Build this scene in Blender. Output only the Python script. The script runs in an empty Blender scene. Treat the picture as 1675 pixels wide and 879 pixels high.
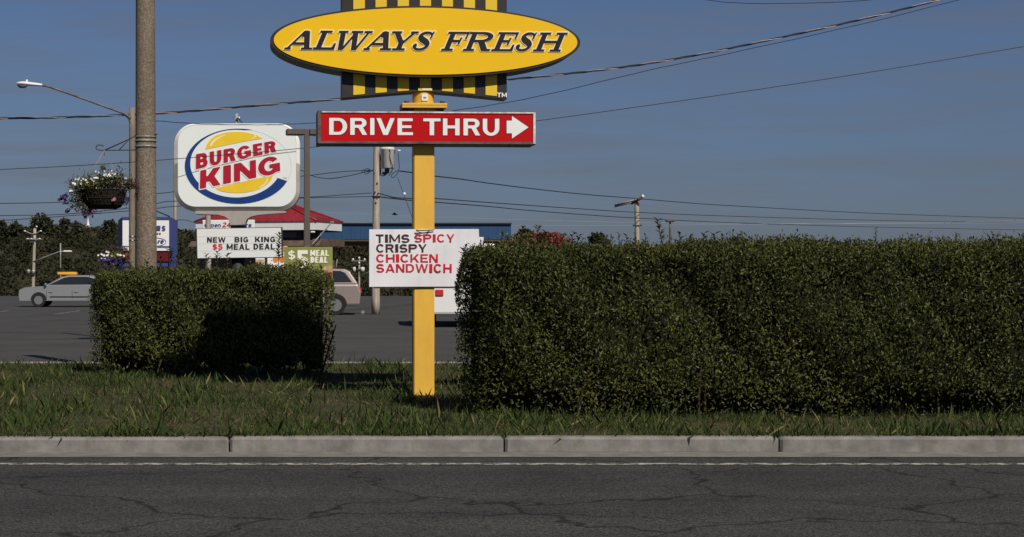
import bpy, math, random
import numpy as np
from mathutils import Vector, Matrix
from mathutils.geometry import tessellate_polygon

random.seed(7)
rng = np.random.default_rng(11)
S = bpy.context.scene
COL = S.collection
R = math.radians

# ------------------------------------------------------------------ camera, sky, sun, exposure
F = 2800.0            # focal length in photo pixels
CX, HY, EYE = 600.0, 440.0, 1.6
cam_d = bpy.data.cameras.new("camera")
cam_d.sensor_width = 36.0
cam_d.lens = 36.0 * F / 1675.0
cam_d.shift_x = (837.5 - CX) / 1675.0
cam_d.shift_y = (HY - 439.5) / 1675.0
cam_d.clip_start = 0.5
cam_d.clip_end = 6000.0
cam = bpy.data.objects.new("camera", cam_d)
COL.objects.link(cam)
cam.location = (0, 0, EYE)
cam.rotation_euler = (R(90), 0, 0)
S.camera = cam

SUN_EL, SUN_AZ = 45.0, 27.0       # to the right of straight behind the camera
world = bpy.data.worlds.new("World")
S.world = world
world.use_nodes = True
wn, wl = world.node_tree.nodes, world.node_tree.links
for n in list(wn):
    wn.remove(n)
w_out = wn.new('ShaderNodeOutputWorld')
w_bg = wn.new('ShaderNodeBackground')
w_bg.inputs['Strength'].default_value = 0.0501
sky = wn.new('ShaderNodeTexSky')
sky.sky_type = 'NISHITA'
sky.sun_disc = False
sky.sun_elevation = R(SUN_EL)
sky.sun_rotation = R(180 - SUN_AZ)
sky.air_density = 1.0
sky.dust_density = 0.3
sky.ozone_density = 2.0
# a few thin cirrus streaks high up
tc = wn.new('ShaderNodeTexCoord')
mp = wn.new('ShaderNodeMapping')
mp.inputs['Scale'].default_value = (3.0, 3.0, 34.0)
mp.inputs['Rotation'].default_value = (0.0, R(4), 0.0)
nz = wn.new('ShaderNodeTexNoise')
nz.inputs['Scale'].default_value = 2.2
nz.inputs['Detail'].default_value = 5.0
nz.inputs['Roughness'].default_value = 0.55
cr = wn.new('ShaderNodeValToRGB')
cr.color_ramp.elements[0].position = 0.42
cr.color_ramp.elements[0].color = (0, 0, 0, 1)
cr.color_ramp.elements[1].position = 0.85
cr.color_ramp.elements[1].color = (0.75, 0.75, 0.75, 1)
mx = wn.new('ShaderNodeMixRGB')
mx.inputs['Color2'].default_value = (3.0, 3.3, 3.9, 1)
pol = wn.new('ShaderNodeMixRGB')       # the polarised, slightly muted blue of the photograph
pol.blend_type = 'MULTIPLY'
pol.inputs['Fac'].default_value = 1.0
pol.inputs['Color2'].default_value = (0.585, 0.685, 0.985, 1)
wl.new(tc.outputs['Generated'], mp.inputs['Vector'])
wl.new(mp.outputs['Vector'], nz.inputs['Vector'])
wl.new(nz.outputs['Fac'], cr.inputs['Fac'])
wl.new(cr.outputs['Color'], mx.inputs['Fac'])
wl.new(sky.outputs['Color'], pol.inputs['Color1'])
# the air near the horizon is a little darker than in a clear-sky model
sx = wn.new('ShaderNodeSeparateXYZ'); hr = wn.new('ShaderNodeMapRange'); hm = wn.new('ShaderNodeMixRGB'); hc = wn.new('ShaderNodeMixRGB'); hm.blend_type = 'MULTIPLY'; hm.inputs['Fac'].default_value = 1.0
hr.inputs['From Min'].default_value = 0.0; hr.inputs['From Max'].default_value = 0.13
hc.inputs['Color1'].default_value = (0.65, 0.69, 0.82, 1); hc.inputs['Color2'].default_value = (1.0, 0.98, 0.955, 1)
wl.new(tc.outputs['Generated'], sx.inputs['Vector']); wl.new(sx.outputs['Z'], hr.inputs['Value'])
wl.new(pol.outputs['Color'], hm.inputs['Color1']); wl.new(hr.outputs['Result'], hc.inputs['Fac']); wl.new(hc.outputs['Color'], hm.inputs['Color2'])
wl.new(hm.outputs['Color'], mx.inputs['Color1'])
wl.new(mx.outputs['Color'], w_bg.inputs['Color'])
wl.new(w_bg.outputs['Background'], w_out.inputs['Surface'])

sun_d = bpy.data.lights.new("sun", 'SUN')
sun_d.energy = 4.9
sun_d.angle = R(0.53)
sun_d.color = (1.0, 0.93, 0.82)
sun = bpy.data.objects.new("sun", sun_d)
COL.objects.link(sun)
to_sun = Vector((math.sin(R(SUN_AZ)) * math.cos(R(SUN_EL)), -math.cos(R(SUN_AZ)) * math.cos(R(SUN_EL)), math.sin(R(SUN_EL))))
sun.rotation_euler = to_sun.to_track_quat('Z', 'Y').to_euler()
sun.location = to_sun * 60

S.view_settings.view_transform = 'Standard'
S.view_settings.look = 'None'
S.view_settings.exposure = -0.18
S.view_settings.gamma = 1.0
S.view_settings.use_curve_mapping = False

# ------------------------------------------------------------------ materials
_m = {}
def srgb(r, g, b):
    f = lambda c: (c / 255 / 12.92) if c / 255 <= 0.04045 else ((c / 255 + 0.055) / 1.055) ** 2.4
    return (f(r), f(g), f(b))

def mat(name, col, rough=0.6, var=0.12, scale=6.0, metal=0.0, spec=0.4, bump=0.0, bscale=None, stretch=None,
        island=0.0, trans=0.0, col2=None, dirt=0.0, coat=0.0):
    """Procedural surface: base colour with noise wear, optional per-leaf variation, bump, streaks."""
    if name in _m:
        return _m[name]
    m = bpy.data.materials.new(name)
    m.use_nodes = True
    nt = m.node_tree
    N, L = nt.nodes, nt.links
    b = N['Principled BSDF']
    b.inputs['Roughness'].default_value = rough
    b.inputs['Metallic'].default_value = metal
    b.inputs['Specular IOR Level'].default_value = spec
    if coat:
        b.inputs['Coat Weight'].default_value = coat
        b.inputs['Coat Roughness'].default_value = 0.15
    t = N.new('ShaderNodeTexCoord')
    mpn = N.new('ShaderNodeMapping')
    if stretch:
        mpn.inputs['Scale'].default_value = stretch
    L.new(t.outputs['Object'], mpn.inputs['Vector'])
    n = N.new('ShaderNodeTexNoise')
    n.inputs['Scale'].default_value = scale
    n.inputs['Detail'].default_value = 6
    n.inputs['Roughness'].default_value = 0.65
    L.new(mpn.outputs['Vector'], n.inputs['Vector'])
    ramp = N.new('ShaderNodeValToRGB')
    c2 = col2 if col2 else tuple(c * (1 + var) for c in col)
    c1 = col if col2 else tuple(c * (1 - var) for c in col)
    ramp.color_ramp.elements[0].position = 0.32
    ramp.color_ramp.elements[1].position = 0.68
    ramp.color_ramp.elements[0].color = (*c1, 1)
    ramp.color_ramp.elements[1].color = (*c2, 1)
    L.new(n.outputs['Fac'], ramp.inputs['Fac'])
    out = ramp.outputs['Color']
    if dirt:
        d = N.new('ShaderNodeTexNoise')
        d.inputs['Scale'].default_value = 2.3
        d.inputs['Detail'].default_value = 8
        mpd = N.new('ShaderNodeMapping')
        mpd.inputs['Scale'].default_value = (4, 4, 0.7)
        L.new(t.outputs['Object'], mpd.inputs['Vector'])
        L.new(mpd.outputs['Vector'], d.inputs['Vector'])
        dr = N.new('ShaderNodeValToRGB')
        dr.color_ramp.elements[0].position = 0.5
        dr.color_ramp.elements[0].color = (0, 0, 0, 1)
        dr.color_ramp.elements[1].position = 0.8
        dr.color_ramp.elements[1].color = (dirt, dirt, dirt, 1)
        L.new(d.outputs['Fac'], dr.inputs['Fac'])
        mxd = N.new('ShaderNodeMixRGB')
        mxd.inputs['Color2'].default_value = (0.12, 0.105, 0.085, 1)
        L.new(dr.outputs['Color'], mxd.inputs['Fac'])
        L.new(out, mxd.inputs['Color1'])
        out = mxd.outputs['Color']
    if island:
        g = N.new('ShaderNodeNewGeometry')
        hs = N.new('ShaderNodeHueSaturation')
        mr = N.new('ShaderNodeMapRange')
        mr.inputs['To Min'].default_value = 1 - island
        mr.inputs['To Max'].default_value = 1 + island
        L.new(g.outputs['Random Per Island'], mr.inputs['Value'])
        L.new(mr.outputs['Result'], hs.inputs['Value'])
        mr2 = N.new('ShaderNodeMapRange')
        mr2.inputs['To Min'].default_value = 0.53
        mr2.inputs['To Max'].default_value = 0.475
        L.new(g.outputs['Random Per Island'], mr2.inputs['Value'])
        L.new(mr2.outputs['Result'], hs.inputs['Hue'])
        L.new(out, hs.inputs['Color'])
        out = hs.outputs['Color']
    L.new(out, b.inputs['Base Color'])
    if bump:
        bn = N.new('ShaderNodeTexNoise')
        bn.inputs['Scale'].default_value = bscale or scale * 4
        bn.inputs['Detail'].default_value = 4
        L.new(mpn.outputs['Vector'], bn.inputs['Vector'])
        bp = N.new('ShaderNodeBump')
        bp.inputs['Strength'].default_value = bump
        bp.inputs['Distance'].default_value = 0.02
        L.new(bn.outputs['Fac'], bp.inputs['Height'])
        L.new(bp.outputs['Normal'], b.inputs['Normal'])
    if trans:
        o = N['Material Output']
        tr = N.new('ShaderNodeBsdfTranslucent')
        L.new(out, tr.inputs['Color'])
        ms = N.new('ShaderNodeMixShader')
        ms.inputs['Fac'].default_value = trans
        L.new(b.outputs['BSDF'], ms.inputs[1])
        L.new(tr.outputs['BSDF'], ms.inputs[2])
        L.new(ms.outputs['Shader'], o.inputs['Surface'])
    _m[name] = m
    return m

def speckle(name, c1, c2, c3, scale, rough=0.85):
    m = bpy.data.materials.new(name)
    m.use_nodes = True
    N, L = m.node_tree.nodes, m.node_tree.links
    b = N['Principled BSDF']
    b.inputs['Roughness'].default_value = rough
    t = N.new('ShaderNodeTexCoord')
    v = N.new('ShaderNodeTexVoronoi')
    v.inputs['Scale'].default_value = scale
    L.new(t.outputs['Object'], v.inputs['Vector'])
    r = N.new('ShaderNodeValToRGB')
    e = r.color_ramp.elements
    e[0].position = 0.0; e[0].color = (*c1, 1)
    e[1].position = 1.0; e[1].color = (*c3, 1)
    k = r.color_ramp.elements.new(0.55); k.color = (*c2, 1)
    sp = N.new('ShaderNodeSeparateColor')
    L.new(v.outputs['Color'], sp.inputs['Color'])
    L.new(sp.outputs['Red'], r.inputs['Fac'])
    n = N.new('ShaderNodeTexNoise'); n.inputs['Scale'].default_value = 1.6; n.inputs['Detail'].default_value = 5
    L.new(t.outputs['Object'], n.inputs['Vector'])
    mr = N.new('ShaderNodeMapRange'); mr.inputs['From Min'].default_value = 0.3; mr.inputs['From Max'].default_value = 0.7
    mr.inputs['To Min'].default_value = 0.82; mr.inputs['To Max'].default_value = 1.12
    L.new(n.outputs['Fac'], mr.inputs['Value'])
    mu = N.new('ShaderNodeVectorMath'); mu.operation = 'SCALE'
    L.new(r.outputs['Color'], mu.inputs[0]); L.new(mr.outputs['Result'], mu.inputs['Scale'])
    L.new(mu.outputs['Vector'], b.inputs['Base Color'])
    bp = N.new('ShaderNodeBump'); bp.inputs['Strength'].default_value = 0.5; bp.inputs['Distance'].default_value = 0.008
    L.new(v.outputs['Distance'], bp.inputs['Height']); L.new(bp.outputs['Normal'], b.inputs['Normal'])
    return m

# ------------------------------------------------------------------ mesh helpers
def W(px, py, D):
    return Vector(((px - CX) / F * D, D, EYE + (HY - py) / F * D))

class MB:
    def __init__(self):
        self.v, self.f, self.mi, self.sm = [], [], [], []
        self.cur = 0
    def add(self, vs, fs, smooth=False):
        o = len(self.v)
        self.v += [tuple(p) for p in vs]
        for f in fs:
            self.f.append([i + o for i in f]); self.mi.append(self.cur); self.sm.append(smooth)
        return self
    def box(self, c, s, rz=0.0, M=None, bev=0.0):
        cx, cy, cz = c; x, y, z = s[0] / 2, s[1] / 2, s[2] / 2
        if bev <= 0:
            P = [Vector((a * x, b * y, d * z)) for a in (-1, 1) for b in (-1, 1) for d in (-1, 1)]
            Fs = [(0, 1, 3, 2), (4, 6, 7, 5), (0, 4, 5, 1), (2, 3, 7, 6), (0, 2, 6, 4), (1, 5, 7, 3)]
        else:
            P, Fs = [], []
            k = min(bev, x * .9, y * .9, z * .9)
            ring = lambda ix, iy: [(-ix, -iy + k), (-ix + k, -iy), (ix - k, -iy), (ix, -iy + k), (ix, iy - k), (ix - k, iy), (-ix + k, iy), (-ix, iy - k)]
            lv = [(x - k, y - k, -z), (x, y, -z + k), (x, y, z - k), (x - k, y - k, z)]
            for (ix, iy, zz) in lv:
                for (a, b) in ring(ix, iy):
                    P.append(Vector((a, b, zz)))
            for l in range(3):
                for i in range(8):
                    j = (i + 1) % 8
                    Fs.append((l * 8 + i, l * 8 + j, l * 8 + 8 + j, l * 8 + 8 + i))
            Fs.append(tuple(range(7, -1, -1))); Fs.append(tuple(range(24, 32)))
        m = Matrix.Rotation(rz, 4, 'Z')
        if M is not None:
            m = M @ m
        return self.add([(m @ p) + Vector(c) for p in P], Fs)
    def tube(self, pts, r, n=8, cap=True, smooth=True):
        pts = [Vector(p) for p in pts]
        rs = r if isinstance(r, (list, tuple)) else [r] * len(pts)
        vs, fs = [], []
        up = None
        for i, p in enumerate(pts):
            d = (pts[min(i + 1, len(pts) - 1)] - pts[max(i - 1, 0)]).normalized()
            if up is None:
                a = Vector((0, 0, 1)) if abs(d.z) < 0.9 else Vector((1, 0, 0))
                up = (a - d * a.dot(d)).normalized()
            else:
                up = (up - d * up.dot(d)).normalized()
            s = d.cross(up)
            for k in range(n):
                t = 2 * math.pi * k / n
                vs.append(p + (up * math.cos(t) + s * math.sin(t)) * rs[i])
        for i in range(len(pts) - 1):
            for k in range(n):
                a, b = i * n + k, i * n + (k + 1) % n
                fs.append((a, b, b + n, a + n))
        self.add(vs, fs, smooth)
        if cap:
            o = len(self.v) - len(vs)
            self.f.append([o + k for k in range(n)][::-1]); self.mi.append(self.cur); self.sm.append(False)
            self.f.append([o + (len(pts) - 1) * n + k for k in range(n)]); self.mi.append(self.cur); self.sm.append(False)
        return self
    def lathe(self, prof, c=(0, 0, 0), n=24, sx=1.0, sy=1.0):
        vs, fs = [], []
        for (r, z) in prof:
            for k in range(n):
                t = 2 * math.pi * k / n
                vs.append((c[0] + r * sx * math.cos(t), c[1] + r * sy * math.sin(t), c[2] + z))
        for i in range(len(prof) - 1):
            for k in range(n):
                a, b = i * n + k, i * n + (k + 1) % n
                fs.append((a, b, b + n, a + n))
        return self.add(vs, fs, True)
    def prism(self, loops, y0, y1, back=True):
        """loops: list of 2D loops in (x, z): groups outer/hole by containment; front at y0 (towards the viewer), back at y1"""
        for grp in group_loops(loops):
            allp = [p for lp in grp for p in lp]
            tris = tessellate_polygon([[Vector((p[0], p[1], 0)) for p in lp] for lp in grp])
            n = len(allp)
            vs = [(p[0], y0, p[1]) for p in allp] + [(p[0], y1, p[1]) for p in allp]
            fs = []
            for t in tris:
                a, b, c = (allp[i] for i in t)
                ar = (b[0] - a[0]) * (c[1] - a[1]) - (c[0] - a[0]) * (b[1] - a[1])
                if abs(ar) < 1e-12:
                    continue
                t = tuple(t) if ar > 0 else tuple(t)[::-1]
                fs.append(t)
                if back:
                    fs.append(tuple(i + n for i in t[::-1]))
            o = 0
            for li, lp in enumerate(grp):
                k = len(lp)
                ccw = area(lp) > 0
                if li > 0:
                    ccw = not ccw if False else ccw
                for i in range(k):
                    a, b = o + i, o + (i + 1) % k
                    fs.append((a, a + n, b + n, b) if (ccw == (li == 0)) else (a, b, b + n, a + n))
                o += k
            self.add(vs, fs)
        return self
    def build(self, name, m, parent=None, bevel=0.0):
        me = bpy.data.meshes.new(name)
        me.from_pydata(self.v, [], self.f)
        ms = m if isinstance(m, (list, tuple)) else [m]
        for x in ms:
            me.materials.append(x)
        if len(ms) > 1:
            me.polygons.foreach_set('material_index', self.mi)
        me.polygons.foreach_set('use_smooth', self.sm)
        me.update()
        o = bpy.data.objects.new(name, me)
        COL.objects.link(o)
        if parent:
            o.parent = parent
        if bevel:
            bv = o.modifiers.new('bevel', 'BEVEL')
            bv.width = bevel; bv.segments = 2; bv.limit_method = 'ANGLE'; bv.angle_limit = R(40)
        return o

def area(lp):
    return 0.5 * sum(lp[i][0] * lp[(i + 1) % len(lp)][1] - lp[(i + 1) % len(lp)][0] * lp[i][1] for i in range(len(lp)))
def inside(p, lp):
    r = False
    for i in range(len(lp)):
        a, b = lp[i], lp[i - 1]
        if (a[1] > p[1]) != (b[1] > p[1]) and p[0] < (b[0] - a[0]) * (p[1] - a[1]) / (b[1] - a[1]) + a[0]:
            r = not r
    return r
def group_loops(loops):
    if len(loops) == 1:
        return [loops]
    depth = [sum(1 for j, o in enumerate(loops) if j != i and inside(lp[0], o)) for i, lp in enumerate(loops)]
    out = []
    for i, lp in enumerate(loops):
        if depth[i] % 2 == 0:
            g = [lp if area(lp) > 0 else lp[::-1]]
            for j, h in enumerate(loops):
                if depth[j] == depth[i] + 1 and inside(h[0], lp):
                    g.append(h if area(h) < 0 else h[::-1])
            out.append(g)
    return out

def thing(name, label, cat, loc=(0, 0, 0), rz=0.0, group=None):
    o = bpy.data.objects.new(name, None)
    o.empty_display_size = 0.2
    COL.objects.link(o)
    o.location = loc; o.rotation_euler = (0, 0, rz)
    o['label'] = label; o['category'] = cat
    if group:
        o['group'] = group
    return o
def tag(o, label, cat, group=None):
    o['label'] = label; o['category'] = cat
    if group:
        o['group'] = group
    return o
def struct(o):
    o['kind'] = 'structure'
    return o

def ell(cx, cz, rx, rz, n=72, a0=0, a1=360):
    full = abs(a1 - a0) >= 360
    k = n if full else n + 1
    return [(cx + rx * math.cos(R(a0 + (a1 - a0) * i / n)), cz + rz * math.sin(R(a0 + (a1 - a0) * i / n))) for i in range(k)]
def rrect(x0, z0, x1, z1, r, n=8):
    P = []
    for (cx, cz, a) in ((x1 - r, z1 - r, 0), (x0 + r, z1 - r, 90), (x0 + r, z0 + r, 180), (x1 - r, z0 + r, 270)):
        for i in range(n + 1):
            t = R(a + 90 * i / n)
            P.append((cx + r * math.cos(t), cz + r * math.sin(t)))
    return P
def smooth_path(pts, per=8):
    P = [Vector(p) for p in pts]
    if len(P) < 3:
        return P
    P = [P[0] * 2 - P[1]] + P + [P[-1] * 2 - P[-2]]
    out = []
    for i in range(1, len(P) - 2):
        for k in range(per):
            t = k / per
            a, b, c, d = P[i - 1], P[i], P[i + 1], P[i + 2]
            out.append(0.5 * ((2 * b) + (c - a) * t + (2 * a - 5 * b + 4 * c - d) * t * t + (3 * b - a - 3 * c + d) * t ** 3))
    out.append(P[-2])
    return out

# ------------------------------------------------------------------ lettering: glyphs as unions of outlines, contoured
def sd_poly(P, X, Y):
    P = np.asarray(P, float)
    d = np.full(X.shape, 1e9); sgn = np.ones(X.shape)
    n = len(P)
    for i in range(n):
        a, b = P[i], P[i - 1]
        ex, ey = b - a
        wx, wy = X - a[0], Y - a[1]
        t = np.clip((wx * ex + wy * ey) / (ex * ex + ey * ey + 1e-12), 0, 1)
        d = np.minimum(d, (wx - ex * t) ** 2 + (wy - ey * t) ** 2)
        c1, c2, c3 = Y >= a[1], Y < b[1], ex * wy > ey * wx
        flip = (c1 & c2 & c3) | (~c1 & ~c2 & ~c3)
        sgn = np.where(flip, -sgn, sgn)
    return sgn * np.sqrt(d)

def contour(V, xs, ys):
    """marching squares at 0 -> closed loops"""
    I = V < 0
    segs = {}
    H, Wd = V.shape
    code = I[:-1, :-1] * 1 + I[:-1, 1:] * 2 + I[1:, 1:] * 4 + I[1:, :-1] * 8
    ii, jj = np.nonzero((code > 0) & (code < 15))
    pt = {}
    def edge(k, i, j):
        key = ('h', i, j) if k == 0 else ('v', i, j + 1) if k == 1 else ('h', i + 1, j) if k == 2 else ('v', i, j)
        if key not in pt:
            t, a, b = key
            if t == 'h':
                v0, v1 = V[a, b], V[a, b + 1]; f = v0 / (v0 - v1)
                pt[key] = (xs[b] + f * (xs[b + 1] - xs[b]), ys[a])
            else:
                v0, v1 = V[a, b], V[a + 1, b]; f = v0 / (v0 - v1)
                pt[key] = (xs[b], ys[a] + f * (ys[a + 1] - ys[a]))
        return key
    T = {1: [(3, 0)], 2: [(0, 1)], 3: [(3, 1)], 4: [(1, 2)], 5: [(3, 0), (1, 2)], 6: [(0, 2)], 7: [(3, 2)], 8: [(2, 3)], 9: [(2, 0)],
         10: [(0, 1), (2, 3)], 11: [(2, 1)], 12: [(1, 3)], 13: [(1, 0)], 14: [(0, 3)]}
    for i, j in zip(ii, jj):
        for a, b in T[int(code[i, j])]:
            segs[edge(a, i, j)] = edge(b, i, j)
    loops = []
    while segs:
        k0 = next(iter(segs)); k = k0; lp = []
        while k in segs:
            lp.append(pt[k]); k = segs.pop(k)
        if len(lp) > 4:
            loops.append(lp)
    return loops

def dp(P, tol):
    def rec(a, b):
        if b - a < 2:
            return []
        p, q = np.array(P[a]), np.array(P[b % len(P)])
        e = q - p; L = np.hypot(*e) + 1e-12
        best, bi = -1, None
        for i in range(a + 1, b):
            w = np.array(P[i]) - p
            d = abs(e[0] * w[1] - e[1] * w[0]) / L if L > 1e-9 else np.hypot(*w)
            if d > best:
                best, bi = d, i
        if best > tol:
            return rec(a, bi) + [bi] + rec(bi, b)
        return []
    n = len(P); h = n // 2
    idx = [0] + rec(0, h) + [h] + rec(h, n)
    return [P[i] for i in idx]

def rect(x0, y0, x1, y1):
    return [(x0, y0), (x1, y0), (x1, y1), (x0, y1)]
def dg(x0, x1, y0, y1, s, s1=None):
    s1 = s if s1 is None else s1
    return [(x0, y0), (x0 + s, y0), (x1 + s1, y1), (x1, y1)]
def ring(cx, cy, rx, ry, tx, ty, a0, a1, n=28):
    o = [(cx + rx * math.cos(R(a0 + (a1 - a0) * i / n)), cy + ry * math.sin(R(a0 + (a1 - a0) * i / n))) for i in range(n + 1)]
    q = [(cx + (rx - tx) * math.cos(R(a0 + (a1 - a0) * i / n)), cy + (ry - ty) * math.sin(R(a0 + (a1 - a0) * i / n))) for i in range(n + 1)]
    return o + q[::-1]

def sans(ch, w, s, h):
    rx = min(0.52, 0.62 * w)
    bowl = lambda y0, y1, W2, r: [rect(0, y1 - h, W2 - r, y1), rect(0, y0, W2 - r, y0 + h), ring(W2 - r, (y0 + y1) / 2, r, (y1 - y0) / 2, s, h, -90, 90)]
    st = rect(0, 0, s, 1)
    if ch == 'D': return [st] + bowl(0, 1, w, rx)
    if ch == 'P': return [st] + bowl(.42, 1, w, min(rx, .36))
    if ch == 'R': return [st] + bowl(.42, 1, w * .96, min(rx, .36)) + [dg(w - s * 1.08, w * .42, 0, .42 + h * .6, s * 1.08)]
    if ch == 'B': return [st] + bowl(.5 - h * .5, 1, w * .94, min(rx, .3)) + bowl(0, .5 + h * .5, w, min(rx, .32))
    if ch == 'I': return [rect(0, 0, w, 1)]
    if ch == 'V': return [dg(w / 2 - s / 2, 0, 0, 1, s), dg(w / 2 - s / 2, w - s, 0, 1, s)]
    if ch == 'E': return [st, rect(0, 0, w, h), rect(0, 1 - h, w * .98, 1), rect(0, .5 - h * .45, w * .9, .5 + h * .45)]
    if ch == 'F': return [st, rect(0, 1 - h, w, 1), rect(0, .45, w * .85, .45 + h * .9)]
    if ch == 'L': return [st, rect(0, 0, w, h)]
    if ch == 'T': return [rect(w / 2 - s / 2, 0, w / 2 + s / 2, 1), rect(0, 1 - h, w, 1)]
    if ch == 'H': return [st, rect(w - s, 0, w, 1), rect(0, .5 - h / 2, w, .5 + h / 2)]
    if ch == 'U': return [rect(0, .42, s, 1), rect(w - s, .42, w, 1), ring(w / 2, .43, w / 2, .445, s, h, 180, 360)]
    if ch == 'C': return [ring(w / 2, .5, w / 2, .515, s, h, 38, 322)]
    if ch == 'O': return [ring(w / 2, .5, w / 2, .515, s, h, 0, 360)]
    if ch == 'G': return [ring(w / 2, .5, w / 2, .515, s, h, 38, 350), rect(w * .52, .36, w, .36 + h), rect(w - s, .1, w, .36 + h)]
    if ch == 'S':
        ry = (.515 + h / 2) / 2 + .005
        return [ring(w / 2, 1.01 - ry, w * .48, ry, s, h, 22, 272), ring(w / 2, ry - .01, w / 2, ry, s, h, -158, 92)]
    if ch == '$':
        return sans('S', w, s, h) + [rect(w / 2 - s * .28, -.14, w / 2 + s * .28, 1.14)]
    if ch == '5':
        return [rect(w * .1, 1 - h, w * .95, 1), rect(w * .1, .46, w * .1 + s * .8, 1), ring(w * .5, .31, w * .5, .33, s, h, -160, 128)]
    if ch == '2':
        return [ring(w * .5, .7, w * .48, .31, s, h, -25, 165), dg(0, w * .6, h * .7, .62, s * 1.1), rect(0, 0, w, h)]
    if ch == '4':
        return [rect(w - s * 1.5, 0, w - s * .5, 1), rect(0, .22, w, .22 + h), dg(0, w - s * 1.6, .22, 1, s)]
    if ch == 'K':
        return [st, dg(s * .6, w - s * 1.25, .32, 1, s * 1.25), dg(w - s * 1.2, w * .30, 0, .62, s * 1.2)]
    if ch == 'N': return [st, rect(w - s, 0, w, 1), dg(w - s * 1.15, 0, 0, 1, s * 1.15)]
    if ch == 'M': return [rect(0, 0, s * .9, 1), rect(w - s * .9, 0, w, 1), dg(w / 2 - s * .45, 0, .18, 1, s * .9), dg(w / 2 - s * .45, w - s * .9, .18, 1, s * .9)]
    if ch == 'W':
        k = s * .85
        return [dg(w * .27 - k / 2, 0, 0, 1, k), dg(w * .27 - k / 2, w / 2 - k / 2, 0, 1, k), dg(w * .73 - k / 2, w / 2 - k / 2, 0, 1, k), dg(w * .73 - k / 2, w - k, 0, 1, k)]
    if ch == 'A': return [dg(0, w / 2 - s * .55, 0, 1, s), dg(w - s, w / 2 - s * .45, 0, 1, s), rect(w * .2, .2, w * .8, .2 + h * .9)]
    if ch == 'Y': return [rect(w / 2 - s / 2, 0, w / 2 + s / 2, .45), dg(w / 2 - s * .5, 0, .38, 1, s), dg(w / 2 - s * .5, w - s, .38, 1, s)]
    if ch == 'n': return [rect(0, 0, s, .72), ring(w / 2, .42, w / 2, .32, s, h, 0, 180), rect(w - s, 0, w, .43)]
    if ch == 'p': return [rect(0, -.26, s, .72), ring(w / 2, .36, w / 2, .37, s, h, 0, 360)]
    if ch == 'e': return [ring(w / 2, .36, w / 2, .38, s, h * .9, 0, 322), rect(s * .5, .31, w * .98, .31 + h * .7)]
    if ch == 'r': return [rect(0, 0, s, .72), ring(w * .62, .38, w * .62, .35, s, h, 40, 170)]
    if ch == 's': return [[(x, y * .73) for x, y in p] for p in sans('S', w, s, h * 1.25)]
    return []

def vstroke(pts, wd):
    P = smooth_path([(x, y, 0) for x, y in pts], 6)
    n = len(P); ws = np.interp(np.linspace(0, len(wd) - 1, n), range(len(wd)), wd)
    a, c = [], []
    for i, p in enumerate(P):
        d = (P[min(i + 1, n - 1)] - P[max(i - 1, 0)]).normalized()
        a.append((p.x - d.y * ws[i] / 2, p.y + d.x * ws[i] / 2)); c.append((p.x + d.y * ws[i] / 2, p.y - d.x * ws[i] / 2))
    return a + c[::-1]
def slab(ch, w):
    """bold slab letters with bracketed feet (upright; sheared when placed)"""
    k, t, f = .28, .11, .09
    foot = lambda x0, x1: rect(x0, 0, x1, f)
    head = lambda x0, x1: rect(x0, 1 - f, x1, 1)
    if ch == 'A':
        return [dg(.06, w * .50 - .06, 0, .98, .13, .13), dg(w - .14 - k, w * .46, 0, .97, k, .30), ell(w * .5 + .06, .84, .20, .16, 20),
                rect(w * .24, .26, w * .75, .26 + t), foot(0, .34), foot(w - .60, w)]
    if ch == 'L':
        return [rect(.12, 0, .12 + k, 1), head(0, .66), rect(.0, 0, w, t), dg(w - .22, w - .13, 0, .34, .22, .10)]
    if ch == 'W':
        return [dg(w * .25 - .12, .10, 0, 1, .26, k), dg(w * .25 + .02, w * .54 - .06, 0, 1, .13), dg(w * .63 - .1, w * .42, 0, 1, .26, k),
                dg(w * .63 + .04, w - .24, 0, 1, .13), head(0, .52), head(w * .38, w * .72), head(w - .44, w)]
    if ch == 'Y':
        return [rect(w * .5 - k * .5, 0, w * .5 + k * .5, .52), dg(w * .5 - k * .5, .10, .40, 1, k), dg(w * .5 + .0, w - .26, .38, 1, .15),
                head(0, .54), head(w - .42, w), foot(w * .5 - .34, w * .5 + .34)]
    if ch == 'S':
        sp = [(.80, .70), (.74, .88), (.54, .95), (.32, .90), (.23, .74), (.38, .59), (.60, .46), (.74, .29), (.64, .11), (.42, .05), (.22, .09), (.13, .22)]
        wd = [.09, .09, .10, .15, .22, .26, .26, .22, .14, .10, .10, .12]
        return [vstroke([(x * w / .9, y) for x, y in sp], wd), dg(w * .80, w * .86, .64, 1.0, .09), ell(w * .15, .235, .11, .12, 16)]
    if ch == 'F':
        return [rect(.14, 0, .14 + k, 1), head(0, w), foot(0, .62), dg(w - .13, w - .12, .62, 1, .10, .12), rect(.3, .46, w * .70, .46 + t), dg(w * .64, w * .66, .34, .70, .11)]
    if ch == 'R':
        return [rect(.14, 0, .14 + k, 1), head(0, w * .55), foot(0, .60), ring(w * .52, .735, w * .40, .265, .28, .11, -90, 90), rect(.3, .47, w * .55, .47 + t),
                dg(w - .46, w * .42, 0, .52, .34, .34), foot(w - .46, w)]
    if ch == 'E':
        return [rect(.14, 0, .14 + k, 1), head(0, w * .96), foot(0, w), dg(w - .20, w - .13, 0, .34, .20, .10), dg(w * .86, w * .84, .66, 1, .10, .13),
                rect(.3, .47, w * .66, .47 + t), dg(w * .60, w * .62, .34, .70, .11)]
    if ch == 'H':
        return [rect(.14, 0, .14 + k, 1), rect(w - .14 - k, 0, w - .14, 1), rect(.3, .45, w - .3, .45 + t), head(0, .60), foot(0, .60), head(w - .60, w), foot(w - .60, w)]
    return []

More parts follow.
